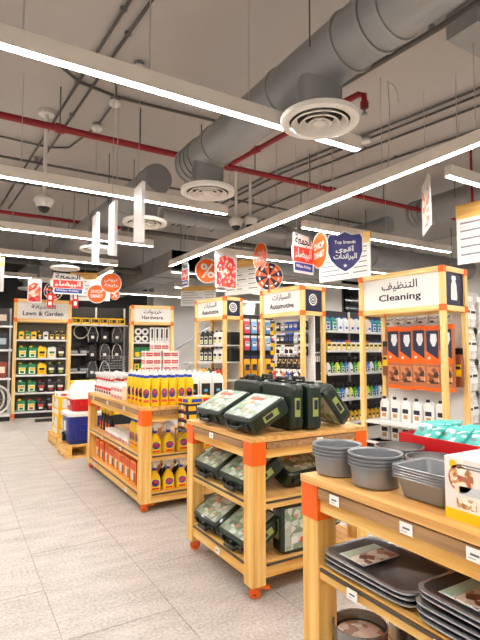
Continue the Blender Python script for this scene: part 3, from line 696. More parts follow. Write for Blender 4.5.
def rect_pan(w, d, h, m, rw=.014, p=8):
    sec = lambda z, k: (z, w / 2 + k, d / 2 + k, p)
    b = MB().loft([(.0, w / 2 - .03, d / 2 - .03, p), sec(.006, -.018), sec(h - .004, 0), sec(h - .004, rw), sec(h, rw), sec(h, -.003), sec(.01, -.02), (.01, .001, .001, 2)], 0, 28, top=False)
    return b
RPAN = proto('rectangular_pan', 'baking pan', ('pan_body', rect_pan(.19, .205, .075, PAN, .012).mesh('pan_body', PAN)), ('rim_bead', MB().tube([(.107 * math.copysign(min(1, abs(c) * 1.25), c), .1145 * math.copysign(min(1, abs(s_) * 1.25), s_), .075) for c, s_ in ((math.cos(2 * math.pi * i / 28), math.sin(2 * math.pi * i / 28)) for i in range(28))], .003, 0, 5, close=True).mesh('rim_bead', PAN)))
for k in range(5): place(RPAN, (1.45, 1.106, ZT + k * .009), R(1.5), f'grey rectangular pan, {("bottom", "second", "third", "fourth", "top")[k]} of the nest beside the white box', 'rectangular grey pans')
place(proto('paper_leaflet', 'leaflet', ('sheet', MB().box((-.07, -.09, 0), (.07, .09, .0015)).mesh('sheet', PAPER)), ('picture', MB().box((-.05, -.02, .0015), (.05, .07, .003)).mesh('picture', printed('leaf_pic', ['#e8e2d8', '#b08a6a', '#d8d4cc', '#7a8a92'], 30)))), (1.45, 1.106, ZT + .0475), R(6), 'white leaflet lying in the top rectangular pan')
# white box of the cake set: long faces towards the aisle
def mixer_box(i, x, label):
    t = thing('cake_set_box', label, 'box', (x, .80, ZT), R(-90), 'white cake set boxes')
    w, d, h = .36, .075, .185
    ob('carton_body', (MB().box((-w / 2, 0, 0), (w / 2, d, h)), PAPER), t)
    ob('yellow_base_band', (MB().box((-w / 2 - .001, -.0012, 0), (w / 2 + .001, d + .001, .032)), YELLOW), t)
    if i == 0:
        f = ob('printed_front', (MB().box((-w / 2, -.001, .032), (w / 2, 0, h)), printed('cake_box_ground', ['#efece6', '#e9e4dc', '#f2efe9'], 9)), t)
        disc = lambda cx, cz, r, m, n='picture_plate': ob(n, (MB().poly([(cx + r * math.cos(a * math.pi / 10), (cz * .77) + r * math.sin(a * math.pi / 10)) for a in range(20)], -.002, -.001), m), t)
        food = printed('food_print', ['#d0a06a', '#f2e2c4', '#a8744a', '#e8cf9a', '#f4ede0', '#c8604a', '#f4ede0'], 75)
        disc(-.125, .165, .042, food); disc(-.03, .165, .02, PAPER); disc(.0, .15, .026, food); disc(.06, .15, .03, food); disc(.13, .16, .035, food)
        disc(-.15, .215, .013, YELLOW, 'yellow_mark')
        ob('printed_tool', (MB().poly([(-.13, .08), (-.13, .105), (-.04, .108), (-.035, .118), (.03, .118), (.045, .095), (.03, .05), (.005, .042), (.015, .08), (-.03, .088), (-.06, .08)], -.002, -.001), colour('#cfd1d4')), t)
        ob('printed_tool', (MB().poly([(.01, .05), (.022, .045), (.04, .09), (.028, .1), (.03, .08)], -.003, -.001), INK), t)
        ob('printed_picture', (MB().box((-.14, -.002, .04), (-.075, -.001, .07)), food), t)
        ob('printed_picture', (MB().box((-.06, -.002, .036), (-.0, -.001, .066)), food), t)
        ob('printed_picture', (MB().box((.01, -.002, .035), (.06, -.001, .07)), printed('dark_food', ['#2a3a44', '#c98a4a', '#1a2228', '#e8c27a'], 60)), t)
        ob('printed_lines', (MB().box((-.13, -.002, .166), (-.06, -.001, .17)).box((-.13, -.002, .158), (-.05, -.001, .162)), GREYP), t)
    ob('carton_flap', (MB().box((-w / 2, 0, h), (w / 2, d, h + .002)), PAPER), t)
mixer_box(0, 1.33, 'white cake set box with food pictures and yellow base at the table edge')
mixer_box(1, 1.415, 'second white cake set box standing behind the pictured one')
mixer_box(2, 1.50, 'third white cake set box standing behind the pictured one')
mixer_box(3, 1.585, 'fourth and rearmost white cake set box')
# red display trays of teal bags
TB = printed('teal_print', ['#22a096', '#2bb0a5', '#a9d6cf', '#1f9289', '#4f6a6a', '#2aa79c', '#d8e6e2'], 40)
BAG = proto('teal_bag', 'bag', ('bag_body', MB().loft([(0, .055, .005, 6), (.03, .065, .014, 6), (.11, .065, .015, 6), (.15, .065, .006, 6)], 0, 14).mesh('bag_body', TB)),
            ('sealed_edge', MB().box((-.065, -.003, .145), (.065, .003, .165)).mesh('sealed_edge', TEAL)))
def red_tray(x, y, rz, label, n, where):
    t = thing('display_tray', label, 'tray', (x, y, ZT), R(rz))
    w, d, h = .40, .24, .125
    ob('tray_floor', (MB().box((-w / 2, 0, 0), (w / 2, d, .004)), RED), t)
    ob('front_wall', (MB().box((-w / 2, 0, 0), (w / 2, .004, h)), RED), t)
    ob('back_wall', (MB().box((-w / 2, d - .004, 0), (w / 2, d, h * 1.1)), RED), t)
    for s in (-1, 1): ob('side_wall', (MB().box((s * w / 2 - .002, 0, 0), (s * w / 2 + .002, d, h)), RED), t)
    F = Fr(x, y, rz)
    for k in range(n):
        p = F.p(-.13 + .13 * (k % 3), .03 + .2 * k / n, ZT + .055)
        M = Matrix.Rotation(R(rz), 3, 'Z') @ Matrix.Rotation(R(-48 - 5 * (k % 3)), 3, 'X') @ Matrix.Rotation(R(random.uniform(-9, 9)), 3, 'Y')
        place(BAG, p, 0, f'teal printed bag, {ORD[k]} from the front in {where}', 'teal bags in red trays', rot=M.to_euler())
red_tray(1.845, 1.405, -90, 'red cardboard tray of teal bags behind the springform pans', 15, 'the far red tray')
red_tray(1.845, .985, -90, 'second red cardboard tray of teal bags at the right edge', 12, 'the near red tray')
# baking trays on the shelf
CARD = printed('cookie_print', ['#e9e0d2', '#8a4a2e', '#e9e0d2', '#5f3320', '#d9cbb8', '#b98a6a'], 34)
def tray_stack(x, y, z, n, where, w=.26, d=.40, rz=0):
    M = MB(); b = rect_pan(w, d, .022, PAND, .016, 7).mesh('tray_body', PAND)
    edge = MB().loft([(.018, w / 2 + .008, d / 2 + .008, 7), (.018, w / 2 + .02, d / 2 + .02, 7), (.0235, w / 2 + .02, d / 2 + .02, 7), (.0235, w / 2 + .008, d / 2 + .008, 7)], 0, 28, bot=False, top=False).mesh('tray_edge', mat('tray_edge', '#b4b7bc', .2, .6))
    P = proto('baking_tray', 'baking tray', ('tray_body', b), ('tray_edge', edge))
    nm = ('bottom', 'second', 'third', 'fourth', 'fifth', 'sixth')
    for k in range(n):
        o = place(P, (x + random.uniform(-.006, .006), y + random.uniform(-.008, .008), z + k * .021), R(rz + random.uniform(-1.5, 1.5)), f'dark baking tray, {nm[k] if k < n - 1 else "top"} of the stack {where}', 'dark baking trays')
    t = thing('tray_card', f'biscuit picture card on top tray {where}', 'card', (x - .02, y + .03, z + n * .021 + .004), R(rz))
    ob('card_sheet', (MB().box((-w * .36, -.02, 0), (w * .36, .11, .0015)), PAPER), t)
    ob('biscuit_picture', (MB().box((-w * .34, -.015, .0015), (w * .34, .06, .003)), CARD), t)
    ob('green_title', (MB().box((-w * .34, .065, .0015), (w * .34, .105, .003)), colour('#b9d2bd')), t)
tray_stack(1.425, 1.305, .6, 3, 'at the far end of the near table shelf')
tray_stack(1.425, .86, .6, 5, 'in the middle of the near table shelf')
tray_stack(1.42, .41, .6, 5, 'at the near end of the near table shelf')
tray_stack(1.78, 1.30, .6, 4, 'in the second row of the near table shelf')
tray_stack(1.78, .86, .6, 5, 'deep in the middle of the near table shelf')
def tin_stack(x, y, z, n, where):
    for k in range(n): springform(x, y, z + k * .045, .105, .075 if k == n - 1 else .045, f'steel springform tin, {("bottom", "second", "third")[k]} of the pile {where}', rz=-40)
tin_stack(1.41, 1.44, .22, 3, 'at the far end of the bottom shelf')
tin_stack(1.41, 1.19, .22, 2, 'in the middle of the bottom shelf')
tin_stack(1.68, 1.4, .22, 2, 'in the second row of the bottom shelf')
# ------------------------------------------------------------------ end-of-aisle stands
def peg_mat():
    m = bpy.data.materials.new('pegboard_white'); m.use_nodes = True
    nt = m.node_tree; b = nt.nodes['Principled BSDF']
    tc = nt.nodes.new('ShaderNodeTexCoord'); mp = nt.nodes.new('ShaderNodeMapping'); mp.inputs['Scale'].default_value = (32, 0, 32)
    fr = nt.nodes.new('ShaderNodeVectorMath'); fr.operation = 'FRACTION'
    sb = nt.nodes.new('ShaderNodeVectorMath'); sb.operation = 'SUBTRACT'; sb.inputs[1].default_value = (.5, 0, .5)
    ln = nt.nodes.new('ShaderNodeVectorMath'); ln.operation = 'LENGTH'
    lt = nt.nodes.new('ShaderNodeMath'); lt.operation = 'LESS_THAN'; lt.inputs[1].default_value = .2
    mx = nt.nodes.new('ShaderNodeMixRGB'); mx.inputs[1].default_value = lin('#eceae6'); mx.inputs[2].default_value = lin('#a8a39d')
    nt.links.new(tc.outputs['Object'], mp.inputs[0]); nt.links.new(mp.outputs[0], fr.inputs[0]); nt.links.new(fr.outputs[0], sb.inputs[0])
    nt.links.new(sb.outputs[0], ln.inputs[0]); nt.links.new(ln.outputs['Value'], lt.inputs[0]); nt.links.new(lt.outputs[0], mx.inputs[0]); nt.links.new(mx.outputs[0], b.inputs['Base Color'])
    b.inputs['Roughness'].default_value = .45
    return m
PEG = peg_mat()
DARKPEG = mat('pegboard_dark', '#2b2a2c', .6)
def stand(label, F, W, D, H, zh, en, ar, shelves, panel=PEG, icon=None, enw=.62, shelf_d=None, back=True, bv=None, arh=.13, enh=.1):
    t = thing('end_stand', label, 'display stand', F.o, F.rz)
    s = .068
    PM = MB().box((0, 0, 0), (s, s, H)).mesh('post', WLZ)
    CAP = MB().box((-.004, -.004, -.045), (s + .004, s + .004, .045)).mesh('orange_joint', ORANGE)
    for x in (0, W - s):
        for y in (0, D - s):
            p = ob('post', PM, t, (x, y, 0))
            for z in (H - .044, zh, .06): ob('orange_joint', CAP, p, (0, 0, z))
    for z in (H - .07, zh - .035):
        for y in (.006, D - s + .006): ob('cross_rail', (MB().box((s, y, z), (W - s, y + s - .012, z + .07)), WLX), t)
        for x in (.006, W - s + .006): ob('side_rail', (MB().box((x, s, z), (x + s - .012, D - s, z + .07)), WLY), t)
    hp = ob('header_panel', (MB().box((s - .01, .03, zh + .03), (W - s + .01, .05, H - .06)), PEG), t)
    hz = (zh + H) / 2
    lettering(hp, arabic(ar), INK, W / 2, .028, hz + (H - zh) * .14, w=W * .42, h=arh)
    lettering(hp, en, INK, W / 2, .028, hz - (H - zh) * .17, w=W * enw, h=enh, bold=.018)
    ip = ob('icon_panel', (MB().box((W - .05, s - .01, zh + .03), (W - .03, D - s + .01, H - .06)), NAVY), t)
    ip2 = ob('icon_panel', (MB().box((.03, s - .01, zh + .03), (.05, D - s + .01, H - .06)), NAVY), t)
    cy = D / 2
    if icon == 'tyre':
        n = 24; ring = lambda r0, r1, nm: ob(nm, (MB().add([(W - .029, cy + r * math.cos(2 * math.pi * i / n), hz + r * math.sin(2 * math.pi * i / n)) for r in (r0, r1) for i in range(n)], [(i, (i + 1) % n, n + (i + 1) % n, n + i) for i in range(n)]), PAPER), ip)
        ring(.08, .105, 'icon_ring'); ring(.045, .062, 'icon_ring'); ring(.0, .022, 'icon_hub')
    if icon == 'bottle':
        k = .42
        pts = [(-.09, -.2), (.09, -.2), (.1, -.15), (.085, .05), (.05, .12), (.075, .15), (.06, .2), (-.06, .2), (-.075, .15), (-.05, .12), (-.085, .05), (-.1, -.15)]
        pts = [(a * .85, b * .85) for a, b in pts]
        ob('bottle_icon', (MB().add([(W - .028, cy + a, hz + b) for a, b in pts], [tuple(range(len(pts)))]), PAPER), ip)
    bv = bv or D - .02
    if back: ob('back_panel', (MB().box((s * .5, bv, .1), (W - s * .5, bv + .02, zh)), panel), t)
    if bv < D - .1: ob('side_panel', (MB().box((W - .16, bv + .02, .1), (W - .14, D, zh)), DARKPEG), t)
    ob('base_plinth', (MB().box((s, .05, 0), (W - s, D, .1)), BLACK), t)
    sd = shelf_d or .04
    for z in shelves:
        o = ob('shelf', (MB().box((s * .6, sd, z - .025), (W - s * .6, D - .02, z)), WHITEM), t)
        ob('shelf_lip', (MB().box((s * .6, sd - .006, z - .035), (W - s * .6, sd, z + .004)), WHITEM), o)
    return t
CL, SL, HL = Fr(1.09, 11.50, -6), None, None
stand('lawn and garden stand with green oil bottles, far left', CL, 1.2, .5, 2.62, 2.15, 'Lawn & Garden', 'الحديقة', (.14, .55, .94, 1.31, 1.72), panel=mat('panel_grey', '#6a6660', .6), enw=.7, arh=.11)
HW = Fr(3.77, 11.64, -12)
stand('hardware stand with white boxes, behind the far table', HW, 1.07, .5, 2.62, 2.17, 'Hardware', 'خردوات', (.14, .5, .9, 1.3, 1.69), panel=mat('panel_dark', '#5a5652', .6), enw=.5, enh=.09)
def from_mid(x, y, yaw, W): # near front corner -> left front corner frame
    a = R(yaw); return Fr(x - math.sin(a) * W, y + math.cos(a) * W, -90 + yaw)
A1 = from_mid(4.866, 8.803, 7, 1.16)
stand('far automotive stand with black and white jugs', A1, 1.16, .5, 2.62, 2.18, 'Automotive', 'السيارات', (.14, .45, .85, 1.24, 1.6), icon='tyre', enw=.56, panel=mat('panel_pale', '#cfcbc4', .6))
A2 = from_mid(5.173, 6.55, 7, 1.15)
stand('near automotive stand with hanging accessories under a prize wheel', A2, 1.15, .58, 2.62, 2.13, 'Automotive', 'السيارات', (.14, .5, .93), icon='tyre', enw=.56, bv=.32)
CN = from_mid(5.62, 4.081, 7, 1.41)
stand('cleaning stand with hanging mop packs at the right', CN, 1.41, .64, 2.62, 2.05, 'Cleaning', 'التنظيف', (.1, .4), icon='bottle', enw=.5, arh=.15, enh=.13)

# lawn stand goods
gl = colour('#e9e6d8'); LB = lambda b, c, g, b1, b2, w=.185, h=.27: jug('oil_bottle', b, c, g, b1, b2, w, h)
gr_y = LB(GREEN, YELLOW, gl, YELLOW, GREEN); gr_r = LB(GREEN, RED, gl, YELLOW, RED); gr_w = LB(GREEN, WHITE, gl, colour('#e08a1c'), GREEN); gr_l = LB(GREEN, colour('#9fc23a'), gl, YELLOW, GREEN)
ye = LB(YELLOW, YELLOW, YELLOW, BLACK, colour('#e08a1c')); wh_g = LB(WHITE, GREEN, PAPER, GREEN, YELLOW)
bk = LB(BLACKS, BLACK, BLACK, colour('#e8e2d0'), colour('#8a8a3a')); bk_g = LB(BLACKS, colour('#9fc23a'), BLACK, colour('#d9d4c4'), colour('#8aa03a')); bk_r = LB(BLACKS, RED, BLACK, colour('#c8323a'), colour('#d9d4c4')); bk_w = LB(BLACKS, colour('#8a7aa0'), BLACK, colour('#d9d4c4'), colour('#c8323a'))
LW = 'lawn stand'
row([gr_y, gr_y, ye, wh_g, bk], CL, .1, 1.1, 5, .13, 1.31, ['green oil bottle with yellow cap', 'green oil bottle with yellow cap', 'yellow oil bottle', 'white oil bottle with green cap', 'black oil bottle'], f'fourth shelf up, {LW}', 'oil bottles on the lawn stand')
row([gr_y, gr_l, ye, bk_g, bk_g], CL, .1, 1.1, 5, .13, .94, ['green oil bottle with yellow cap', 'green oil bottle with lime cap', 'yellow oil bottle', 'black oil bottle with lime cap', 'black oil bottle with lime cap'], f'middle shelf, {LW}', 'oil bottles on the lawn stand')
row([gr_w, gr_l, bk_r, bk_w, bk_w], CL, .1, 1.1, 5, .13, .55, ['green oil bottle with white cap', 'green oil bottle with lime cap', 'black oil bottle with red cap', 'black oil bottle with violet cap', 'black oil bottle with violet cap'], f'second shelf up, {LW}', 'oil bottles on the lawn stand')
row([gr_y, gr_r, bk_r, bk_w, bk], CL, .1, 1.1, 5, .13, .14, ['green oil bottle with yellow cap', 'green oil bottle with red cap', 'black oil bottle with red cap', 'black oil bottle with violet cap', 'black oil bottle'], f'bottom shelf, {LW}', 'oil bottles on the lawn stand')
sm = lambda b, c, g, b1: jug('small_bottle', b, c, g, b1, WHITE, .11, .2, .08)
row([sm(YELLOW, GREEN, YELLOW, GREEN), sm(GREEN, YELLOW, YELLOW, GREEN), sm(YELLOW, BLACK, YELLOW, BLACK), sm(BLACKS, YELLOW, BLACK, YELLOW), sm(WHITE, BLACK, PAPER, BLACK), sm(BLACKS, BLACK, YELLOW, BLACK), sm(BLACKS, YELLOW, YELLOW, BLACK), sm(BLACKS, YELLOW, YELLOW, BLACK)], CL, .1, 1.1, 8, .13, 1.72,
    ['small yellow bottle, green cap', 'small green bottle, yellow label', 'small yellow bottle, black cap', 'small black bottle, yellow cap', 'small white bottle, black cap', 'small black bottle, yellow label', 'small black bottle, yellow cap and label', 'small black bottle, yellow cap and label'], f'top shelf, {LW}', 'small bottles on the lawn stand')
# hardware goods
ROLL = proto('tape_roll', 'roll', ('roll_body', MB().cyl((0, -.05, .09), (0, .05, .09), .085, 0, 18).mesh('roll_body', WHITE)), ('roll_core', MB().cyl((0, -.052, .09), (0, .052, .09), .04, 0, 14).mesh('roll_core', BLACK)))
TBOX = carton('tool_box_carton', .11, .1, .38, PAPER, PAPER, ((.3, .3, .7, .92, 1), (.38, .1, .62, .3, 2)), (BLACK, GREYP))
GB = carton('green_carton', .13, .12, .26, GREEN, GREEN, ((.1, .1, .9, .55, 1),), (YELLOW,))
YB2 = carton('yellow_carton', .1, .1, .25, YELLOW, YELLOW, ((.1, .1, .9, .5, 1), (.2, .6, .8, .9, 2)), (BLACK, GREEN))
HS = 'hardware stand'
row(ROLL, HW, .1, .45, 2, .14, 1.69, 'white roll with dark core', f'top shelf, {HS}', 'rolls on the hardware stand')
for k in range(2): place(ROLL, HW.p(.19 + .175 * k, .14, 1.87), HW.rz, f'{("left", "right")[k]} white roll of the upper pair, top shelf, {HS}', 'rolls on the hardware stand')
row(TBOX, HW, .48, .98, 4, .14, 1.69, 'tall white box with black tool picture', f'top shelf, {HS}', 'tool boxes on the hardware stand')
row([GB, GB, GB, YB2, GB, YB2], HW, .1, .98, 6, .14, 1.3, ['green carton', 'green carton', 'green carton', 'yellow carton', 'green carton', 'yellow carton'], f'fourth shelf up, {HS}', 'cartons on the hardware stand')
row([YB2, GB], HW, .1, .98, 7, .14, .9, ['yellow carton', 'green carton'], f'middle shelf, {HS}', 'cartons on the hardware stand')
# far automotive stand
BJ = jug('fluid_jug', BLACKS, BLACK, PAPER, BLACK, colour('#9fc23a'), .172, .31, .13); WJ2 = jug('fluid_jug', WHITE, BLACK, PAPER, BLACK, colour('#c8d23a'), .172, .31, .13)
A1S = 'far automotive stand'
for z, sh in ((1.6, 'top shelf'), (1.24, 'second shelf down')):
    row([BJ, BJ, BJ, WJ2, WJ2], A1, .08, .98, 5, .14, z, ['black jug with white label'] * 3 + ['white jug with lime label'] * 2, f'{sh}, {A1S}', 'jugs on the far automotive stand')
    bx = carton('black_carton', .2, .26, .27, BLACK, BLACKS)
    place(bx, A1.p(1.03, .33, z), A1.rz, f'black box at the right end of the {sh}, {A1S}', 'black boxes on the far automotive stand')
cb = [jug('polish_bottle', colour(c), BLACK, colour(g), PAPER, RED, .12, .24, .08) for c, g in (('#e8b41c', '#f2d21a'), ('#2e7a2a', '#a8d03a'), ('#c8482a', '#e8b41c'), ('#8a2a4a', '#e08a1c'))]
row([cb[0], cb[0], cb[1], cb[3], cb[2], cb[2], cb[2]], A1, .08, 1.1, 7, .12, .85, ['yellow polish bottle', 'yellow polish bottle', 'green polish bottle', 'plum polish bottle', 'rust polish bottle', 'rust polish bottle', 'rust polish bottle'], f'middle shelf, {A1S}', 'polish bottles')
row([cb[2], cb[0], cb[1]], A1, .08, 1.1, 7, .12, .45, ['rust polish bottle', 'yellow polish bottle', 'green polish bottle'], f'second shelf up, {A1S}', 'polish bottles')
# near automotive stand: hanging goods
HOOK = MB().tube([(0, .0, 0), (0, -.16, 0), (0, -.17, .015)], .004, 0, 5).mesh('peg_hook', GREYM)
def hang(P, F, u, v, z, label, group, drz=0, hook=None, rz=0.):
    t = place(P, F.p(u, v, z), F.rz + drz, label, group)
    return t
hp = lambda n, w, h, d, b, c, g=None: hangpack(n, w, h, d, b, c, g)
bluep = hp('accessory_pack', .11, .2, .05, colour('#2352b0'), PAPER); blackp = hp('accessory_pack', .11, .2, .05, BLACKS, PAPER); dkp = hp('accessory_pack', .11, .2, .05, BLACKS, colour('#2352b0'))
silv = hp('accessory_pack', .11, .2, .05, colour('#b8bcc2', rough=.25), PAPER); straw = hp('cord_pack', .14, .3, .06, printed('cord_print', ['#b08a52', '#2a2622', '#d8c08a', '#6a5638', '#1a1816'], 40), BLACK); glove = hp('glove_pack', .11, .27, .05, YELLOW, colour('#3a3a6a'))
whitp = hp('accessory_pack', .13, .22, .05, printed('wp', ['#e8e6e2', '#2a2a2c', '#d8d6d2', '#e8e6e2'], 40), BLACK)
A2S = 'near automotive stand'
v = .24
rows2 = [(2.04, [blackp, silv, bluep, bluep, bluep, dkp, blackp], ['black pack', 'silver pack', 'blue pack', 'blue pack', 'blue pack', 'black pack with blue card', 'black pack']),
         (1.80, [blackp, blackp, dkp, dkp, silv, blackp, dkp], ['black pack', 'black pack', 'black pack with blue card', 'black pack with blue card', 'silver pack', 'black pack', 'black pack with blue card']),
         (1.58, [whitp, silv, whitp, whitp, silv, blackp, blackp], ['white print pack', 'silver pack', 'white print pack', 'white print pack', 'silver pack', 'black pack', 'black pack'])]
for k, (z, Ps, ds) in enumerate(rows2):
    for i in range(7):
        hang(Ps[i], A2, .27 + i * .118, v, z, f'hanging {ds[i]}, {ORD[i]} from left, {ORD[k]} row down, {A2S}', 'packs on the near automotive stand')
for i in range(5): hang(straw, A2, .3 + i * .15, v, 1.36, f'hanging cord bundle pack, {ORD[i]} from left, {A2S}', 'cord packs')
for i in range(5): hang(whitp, A2, .3 + i * .15, v - .07, 1.17, f'hanging black and white pack, {ORD[i]} from left, lowest row, {A2S}', 'packs on the near automotive stand')
for i, z in enumerate((2.04, 1.66, 1.28)): hang(glove, A2, .14, .2, z, f'yellow glove pack with dark card, {("upper", "middle", "lower")[i]} one at left, {A2S}', 'glove packs')
WIP = hp('wiper_pack', .05, .6, .03, BLACKS, colour('#55585c'), PAPER)
for i in range(4): hang(WIP, A2, 1.03, .37 + i * .05, 1.7, f'long black wiper pack, {ORD[i]} from left, right side of {A2S}', 'wiper packs', drz=R(90))
sb_ = [jug('small_bottle', colour(c), BLACK, PAPER, colour(c), INK, .08, .15, .06) for c in ('#1a1a1c', '#d8171f', '#e8e6e2', '#e07a2a', '#2352b0', '#1a1a1c', '#e8e6e2', '#2a2a2c')]
row(sb_, A2, .12, 1.05, 8, .1, .93, ['small black bottle', 'small red bottle', 'small white bottle', 'small orange bottle', 'small blue bottle', 'small black bottle', 'small white bottle', 'small charcoal bottle'], f'shelf of {A2S}', 'small bottles on the near automotive stand')
# cleaning stand: mop packs, jugs
MOPH = colour('#1e2a48')
def mop_pack():
    w, h = .215, .95
    b = MB().box((-w / 2, -.03, -h), (w / 2, .03, 0)).mesh('pack_body', mat('mop_brown', '#b06a42', .45))
    top = MB().box((-w / 2 - .001, -.033, -.07), (w / 2 + .001, .032, .0)).mesh('orange_band', ORANGE)
    win_ = MB().box((-w * .42, -.034, -.5), (w * .42, -.03, -.07)).mesh('window_panel', MOPH)
    tri = MB().poly([(-w / 2, -.56), (w / 2, -.56), (w / 2, -.5), (-w / 2, -.36)], -.0365, -.03).mesh('orange_wedge', ORANGE)
    mop = MB().loft([(-.3, .02, .01, 3), (-.22, .055, .02, 3), (-.12, .045, .02, 3)], 0, 10, Matrix.Translation((w * .1, -.03, 0))).mesh('mop_head', colour('#dfe4ea'))
    dot = MB().poly([(-.05 + .02 * math.cos(a * .52), -.47 + .02 * math.sin(a * .52)) for a in range(12)], -.038, -.0365).mesh('white_dot', PAPER)
    pic = MB().box((-w * .42, -.034, -.84), (w * .42, -.03, -.6)).mesh('picture', printed('mop_pic', ['#c8845a', '#8a4a2e', '#e2b894', '#c8845a', '#3a2a2a'], 16))
    ft = MB().box((-w / 2 - .001, -.034, -h), (w / 2 + .001, .031, -h + .05)).mesh('orange_band', ORANGE)
    return proto('mop_pack', 'mop pack', ('pack_body', b), ('orange_band', top), ('window_panel', win_, [('mop_head', mop)]), ('orange_wedge', tri, [('white_dot', dot)]), ('picture', pic), ('orange_band', ft))
MOP = mop_pack()
for i in range(5): place(MOP, CN.p(.34 + i * .219, .42 - .03 * (i == 4), 1.84 - .012 * (i % 2)), CN.rz + R((0, 1, -1, 0, -3)[i]), f'orange and black mop pack, {ORD[i]} from left on the cleaning stand', 'hanging mop packs')
CLIP = hp('clip_pack', .15, .12, .05, printed('clip_pr', ['#d8d6d2', '#3a3a3c', '#e8e6e2', '#b8b6b2'], 30), PAPER)
for i in range(6): hang(CLIP, CN, .22 + i * .19, .5, 2.0, f'small white hanging pack, {ORD[i]} from left, above the mop packs', 'small packs above the mops')
BROOM = hp('brush_pack', .12, .55, .06, colour('#8a4a2e'), BLACK, YELLOW)
place(BROOM, CN.p(.13, .5, 1.62), CN.rz, 'brown brush pack with yellow label hanging left of the mop packs', 'brush packs')
place(BROOM, CN.p(1.33, .5, 1.5), CN.rz, 'brown brush pack hanging right of the mop packs', 'brush packs')
CJ = jug('bleach_jug', WHITE, INK, PAPER, INK, colour('#b88a5a'), .17, .36, .1)
row(CJ, CN, .16, 1.27, 6, .3, .4, 'white bleach jug with dark oval label', 'shelf below the mop packs', 'bleach jugs on the cleaning stand')
row(CJ, CN, .16, 1.27, 6, .3, .1, 'white bleach jug', 'bottom shelf of cleaning stand', 'bleach jugs on the cleaning stand')

# ------------------------------------------------------------------ shelving runs behind the stands
def run(label, F, L, H, shelves, panel, depth=.42, base=BLACK):
    t = thing('shelving_unit', label, 'shelving', F.o, F.rz)
    ob('back_panel', (MB().box((0, depth, 0), (L, depth + .03, H)), panel), t)
    ob('base_plinth', (MB().box((0, .04, 0), (L, depth, .1)), base), t)
    for x in (0, L / 2, L): ob('upright', (MB().box((x - .02, depth - .03, 0), (x + .02, depth, H)), WHITEM), t)
    for q in shelves:
        z, a, b = q if isinstance(q, tuple) else (q, 0, L)
        s_ = ob('shelf', (MB().box((a, 0, z - .025), (b, depth, z)), WHITEM), t)
        ob('price_strip', (MB().box((a, -.008, z - .04), (b, 0, z + .002)), WHITEM), s_)
    return t
def after(F, W, D, yaw, off=.04):
    p = F.p(W, D + off, 0); return Fr(p.x, p.y, yaw)
R2 = after(A2, 1.15, .58, 7)
run('white shelving of cleaning sprays between the automotive and cleaning stands', R2, 2.2, 2.25, (.14, .58, 1.06, 1.48, 1.84), mat('run_back', '#3a3a3c', .6))
RS = 'shelving beside automotive stand'
bw = [jug('detergent_bottle', colour(c), colour(k), PAPER, colour(c), BLUE, .15, .27, .09) for c, k in (('#1c7aa8', '#0c4a8a'), ('#1c8a7a', '#0c4a8a'), ('#dfe6ee', '#2a6ad0'), ('#dfe6ee', '#2a6ad0'), ('#e8d8c8', '#e8b41c'))]
row([bw[0], bw[1], bw[2], bw[3], bw[4], bw[2], bw[3], bw[4]], R2, .03, 2.1, 12, .12, 1.84, ['blue detergent bottle', 'teal detergent bottle', 'white detergent bottle', 'white detergent bottle', 'cream detergent bottle', 'white detergent bottle', 'white detergent bottle', 'cream detergent bottle'], f'top shelf, {RS}', 'detergent bottles')
tub = lambda c, l: proto('cleaning_tub', 'tub', ('tub_body', MB().loft([(0, .06, .05, 4), (.15, .065, .055, 4)], 0, 14).mesh('tub_body', colour(c))), ('lid', MB().loft([(.15, .068, .058, 4), (.19, .068, .058, 4)], 0, 14).mesh('lid', colour(l))), ('label', lab(.11, .1, .02, -.055, [colour('#f2d21a'), INK, PAPER], bands=BANDS)))
tubs = [tub('#d8c23a', '#c8482a'), tub('#f0efec', '#2a3a6a'), tub('#f0efec', '#2a3a6a'), tub('#f0efec', '#2a3a6a')]
row(tubs, R2, .03, 2.1, 15, .1, 1.48, ['yellow tub with red lid', 'white tub with navy lid', 'white tub with navy lid', 'white tub with navy lid'], f'second shelf down, {RS}', 'cleaning tubs')
spc = [spray('spray_bottle', colour(c), BLACK, BLACK, PAPER, colour(c), INK, .3, .105, .07) for c in ('#e6e9ee', '#3a9a2e', '#d8e03a', '#2a7ad0')]
dsp = ['white spray bottle', 'green spray bottle', 'lime spray bottle', 'blue spray bottle']
row([spc[0], spc[1], spc[2], spc[1], spc[3]], R2, .05, 2.1, 16, .1, 1.06, [dsp[0], dsp[1], dsp[2], dsp[1], dsp[3]], f'third shelf down, {RS}', 'spray bottles on the shelving')
row([spc[0], spc[2], spc[1], spc[3]], R2, .05, 2.1, 16, .1, .58, [dsp[0], dsp[2], dsp[1], dsp[3]], f'fourth shelf down, {RS}', 'spray bottles on the shelving')
ysp = spray('spray_bottle', colour('#d8a81c'), BLACK, BLACK, YELLOW, INK, PAPER, .3, .105, .07)
row(ysp, R2, .05, 2.1, 16, .1, .14, 'amber spray bottle', f'bottom shelf, {RS}', 'spray bottles on the shelving')
R1 = after(A1, 1.16, .5, 7)
run('dark shelving run hung with pink, blue and yellow packs', R1, 1.8, 2.3, (.3,), DARKPEG)
pk = {c: hangpack('glove_pack', .17, .34, .06, colour(h), PAPER) for c, h in (('blue', '#5a9ad8'), ('pink', '#e85a6a'), ('sky', '#8ac0e8'), ('rose', '#d8485a'), ('amber', '#f2a81c'))}
yl = hangpack('cloth_pack', .17, .46, .07, colour('#f6b40c'), colour('#3a3a5a'))
